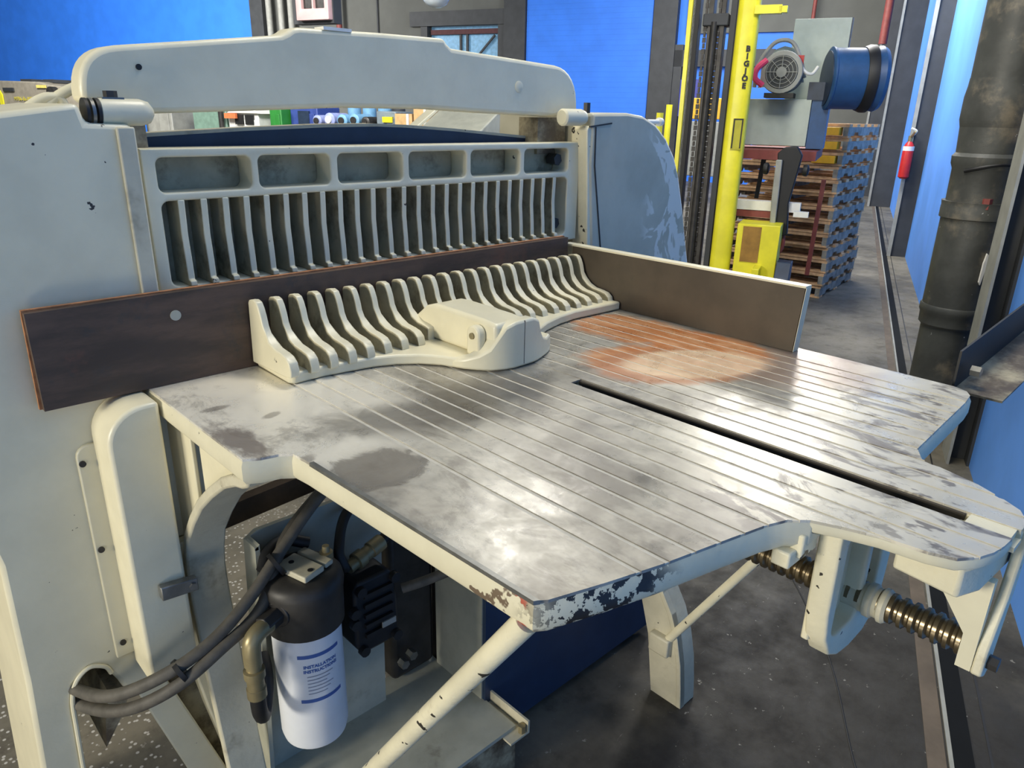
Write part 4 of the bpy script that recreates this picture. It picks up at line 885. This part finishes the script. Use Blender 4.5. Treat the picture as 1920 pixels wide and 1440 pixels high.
# cream slanted hood of the neighbouring machine
ho = thing('slanted_hood', R(5.2, 2.8, -.3), 'cream sloping hood of a neighbouring machine behind the knife beam', 'machine')
bm = B(); prism(bm, [(4.95, 1.0), (4.95, 1.44), (5.35, 1.615), (5.6, 1.615), (5.6, 1.0)], 2.50, 3.02, 'y', R); obj('hood', bm, M_plate, ho, bevel=.01)
bm = B(); prism(bm, [(4.93, 1.43), (5.34, 1.605), (5.34, 1.635), (4.93, 1.46)], 3.02, 3.10, 'y', R); obj('rim', bm, M_cream, ho, bevel=.006)
bm = B(); rb(bm, 5.0, 5.6, 2.5, 3.0, -.3, 1.0); obj('stand', bm, M_cream, ho)
# cables, cabinets on the right of the gap
for i, (v, m, lab) in enumerate(((4.75, M_lgrey, 'grey green cable hanging beside the cream hood'), (4.62, mat('pale_green_rubber', (160, 190, 165), .6), 'pale green cable hanging beside the cream hood'), (4.5, M_lgrey, 'grey cable curving towards the orange straps'))):
    bm = B(); tube(bm, [R(9 - .06 * i, v + .05, 1.62), R(9 - .06 * i, v, 1.5), R(9 - .06 * i, v - .1, 1.40), R(9 - .06 * i, v - .25, 1.33), R(9 - .06 * i, v - .3, -.3)], .02, 8)
    tag(obj('hanging_cable', bm, m, smooth=True), lab, 'cable', 'cables beyond the knife beam')
for i, (a, b, m, lab) in enumerate((((4.45, 1.52), (4.1, 1.36), M_orange, 'orange strap sloping down beyond the knife beam'), ((4.12, 1.60), (4.16, 1.36), M_orange, 'orange strap hanging upright beyond the knife beam'), ((4.38, 1.50), (4.15, 1.40), M_green, 'green strap lying between two orange straps'))):
    bm = B(); tube(bm, [R(9.2 + .07 * i, a[0], a[1]), R(9.2 + .07 * i, (a[0] + b[0]) / 2, (a[1] + b[1]) / 2 - .01), R(9.2 + .07 * i, *b)], .025, 8); tag(obj('strap', bm, m, smooth=True), lab, 'strap')
cab('black_cabinet', 9.55, 9.9, 4.02, 4.62, 1.50, M_dark, 'dark cabinet behind the orange straps', 'cabinet')
e1 = cab('electrical_cabinet', 9.0, 9.5, 3.72, 4.0, 1.63, M_lilac, 'pale grey blue electrical cabinet beyond the clamp', 'cabinet')
bm = B(); rb(bm, 8.98, 9.0, 3.85, 3.858, 1.2, 1.6); rb(bm, 8.975, 8.985, 3.78, 3.79, 1.5, 1.56); rb(bm, 8.975, 8.985, 3.75, 3.757, 1.48, 1.54); obj('door_gap', bm, M_black, e1)
cab('beige_block', 8.8, 9.4, 3.35, 3.70, 1.58, M_tan, 'beige machine block behind the right beam pad', 'machine')
# grey motor with yellow writing at the far left
lm = thing('gearbox', R(9.3, 13.2, -.3), 'large grey machine casing with yellow painted number and arrow sticker', 'machine')
bm = B(); prism(bm, [(11.6, -.3), (11.6, 1.80), (12.3, 1.86), (12.75, 1.90), (12.95, 1.94), (14.8, 1.97), (14.8, -.3)], 9.0, 9.9, 'x', R); obj('casing', bm, mat('taupe_paint', (150, 142, 126), .6), lm, bevel=.03)
bm = B(); prism(bm, [(13.93, 1.72), (13.98, 1.80), (14.03, 1.72), (14.02, 1.50), (13.94, 1.50)], 8.97, 8.99, 'x', R); obj('arrow_sticker', bm, M_yellow, lm)
bm = B(); rb(bm, 8.97, 8.99, 12.75, 12.98, 1.84, 1.885); obj('yellow_label', bm, mat('pale_yellow', (226, 208, 110), .6), lm)
bm = B(); rb(bm, 8.97, 8.99, 13.6, 13.88, 1.78, 1.84); obj('dark_label', bm, M_dark, lm)
bm = B(); rb(bm, 9.2, 9.6, 12.85, 13.1, 1.93, 1.985); rb(bm, 9.2, 9.6, 13.4, 13.7, 1.95, 1.99); obj('lifting_lug', bm, M_dark, lm)
bm = B(); cyl(bm, R(8.9, 12.55, 1.76), R(9.02, 12.55, 1.76), .12, n=16); obj('shaft_end', bm, M_dsteel, lm, smooth=True)
text('painted_number', 'M7B6-Bs-0023', .105, frame(R(8.985, 13.38, 1.66), (SU, -CU, 0), (0, 0, 1)), mat('yellow_marker', (214, 200, 70), .6), lm, .002, 'CENTER')
# pale oil lines bending up behind the left column
for i, pts in enumerate(BT):
    bm = B(); tube(bm, pts, .014, 10); obj('oil_line', bm, M_cream, lc, smooth=True)
# pink wall box, glass dome, green pole light
pk = thing('wall_box', R(10, 7.85, 2.85), 'pale pink framed wall box with two dark panes above the beam', 'box')
pko = holed('frame', rrect(0, 1, 0, 1, .02), [rrect(.17, .50, .28, .84, .02), rrect(.54, .88, .28, .84, .02)], 0, .1, M_pinkb, None, .004)
me = pko.data
for v in me.vertices:
    q = v.co + pko.location; x = q.x / S; y = q.y / S; z = q.z / S + ZF
    v.co = G(*R(10 + y, 8.16 - x * .60, 2.86 + z * .55)) - pk.location
pko.location = (0, 0, 0); pko.parent = pk
bm = B(); rb(bm, 10.06, 10.09, 7.58, 8.12, 2.9, 3.38); obj('pane', bm, M_dsteel, pk)
bm = B(); rb(bm, 10.1, 10.3, 7.54, 8.3, 2.82, 3.6); obj('housing', bm, M_dark, pk)
bm = B(); rb(bm, 10.15, 10.2, 7.8, 7.85, 3.6, 5.5); obj('hanger', bm, M_dark, pk)
gd = thing('glass_dome', R(10, 5.71, 3.0), 'round glass dome lamp hanging above the arch beam', 'lamp')
gl = NT('dome_glass'); gl.b.inputs['Transmission Weight'].default_value = .5; M_glass = gl.done(srgb((205, 212, 214)), .08, 0, .8)
bm = B(); lathe(bm, R(10, 5.71, 2.95), R(10, 5.71, 3.5), [(0, .01), (.01, .09), (.05, .17), (.12, .215), (.2, .225), (.3, .2), (.36, .12)], 28); obj('dome', bm, M_glass, gd, smooth=True)
bm = B(); cyl(bm, R(10, 5.71, 3.25), R(10, 5.71, 5.5), .05, n=10); obj('stem', bm, M_dark, gd, smooth=True)
# yellow posts and beam beyond the right column
for i, (u, v, z1) in enumerate(((16, 3.86, 1.66), (18, 4.14, 1.85))):
    bm = B(); cyl(bm, R(u, v, -.3), R(u, v, z1), .085, n=16); tag(obj('bollard', bm, M_yellow, smooth=True), ['yellow bollard just past the right machine column', 'second yellow bollard close to the lift mast'][i], 'bollard', 'yellow bollards')
bm = B(); rb(bm, 18.0, 18.4, 2.9, 3.8, 1.55, 2.0); tag(obj('amber_crate', bm, M_ylw2, bevel=.02), 'amber crate seen between the lift mast rails', 'crate')
bm = B(); rb(bm, 18.0, 18.4, 2.9, 3.8, .3, 1.5); tag(obj('crate_stand', bm, M_lgrey, bevel=.02), 'pale grey block under the amber crate', 'block')
bm = B(); rb(bm, 22.6, 22.8, 4.4, 4.95, 1.6, 2.6); tag(obj('blue_drum', bm, mat('indigo_plastic', (46, 52, 130), .5), bevel=.02), 'indigo blue container standing in the far doorway', 'container')
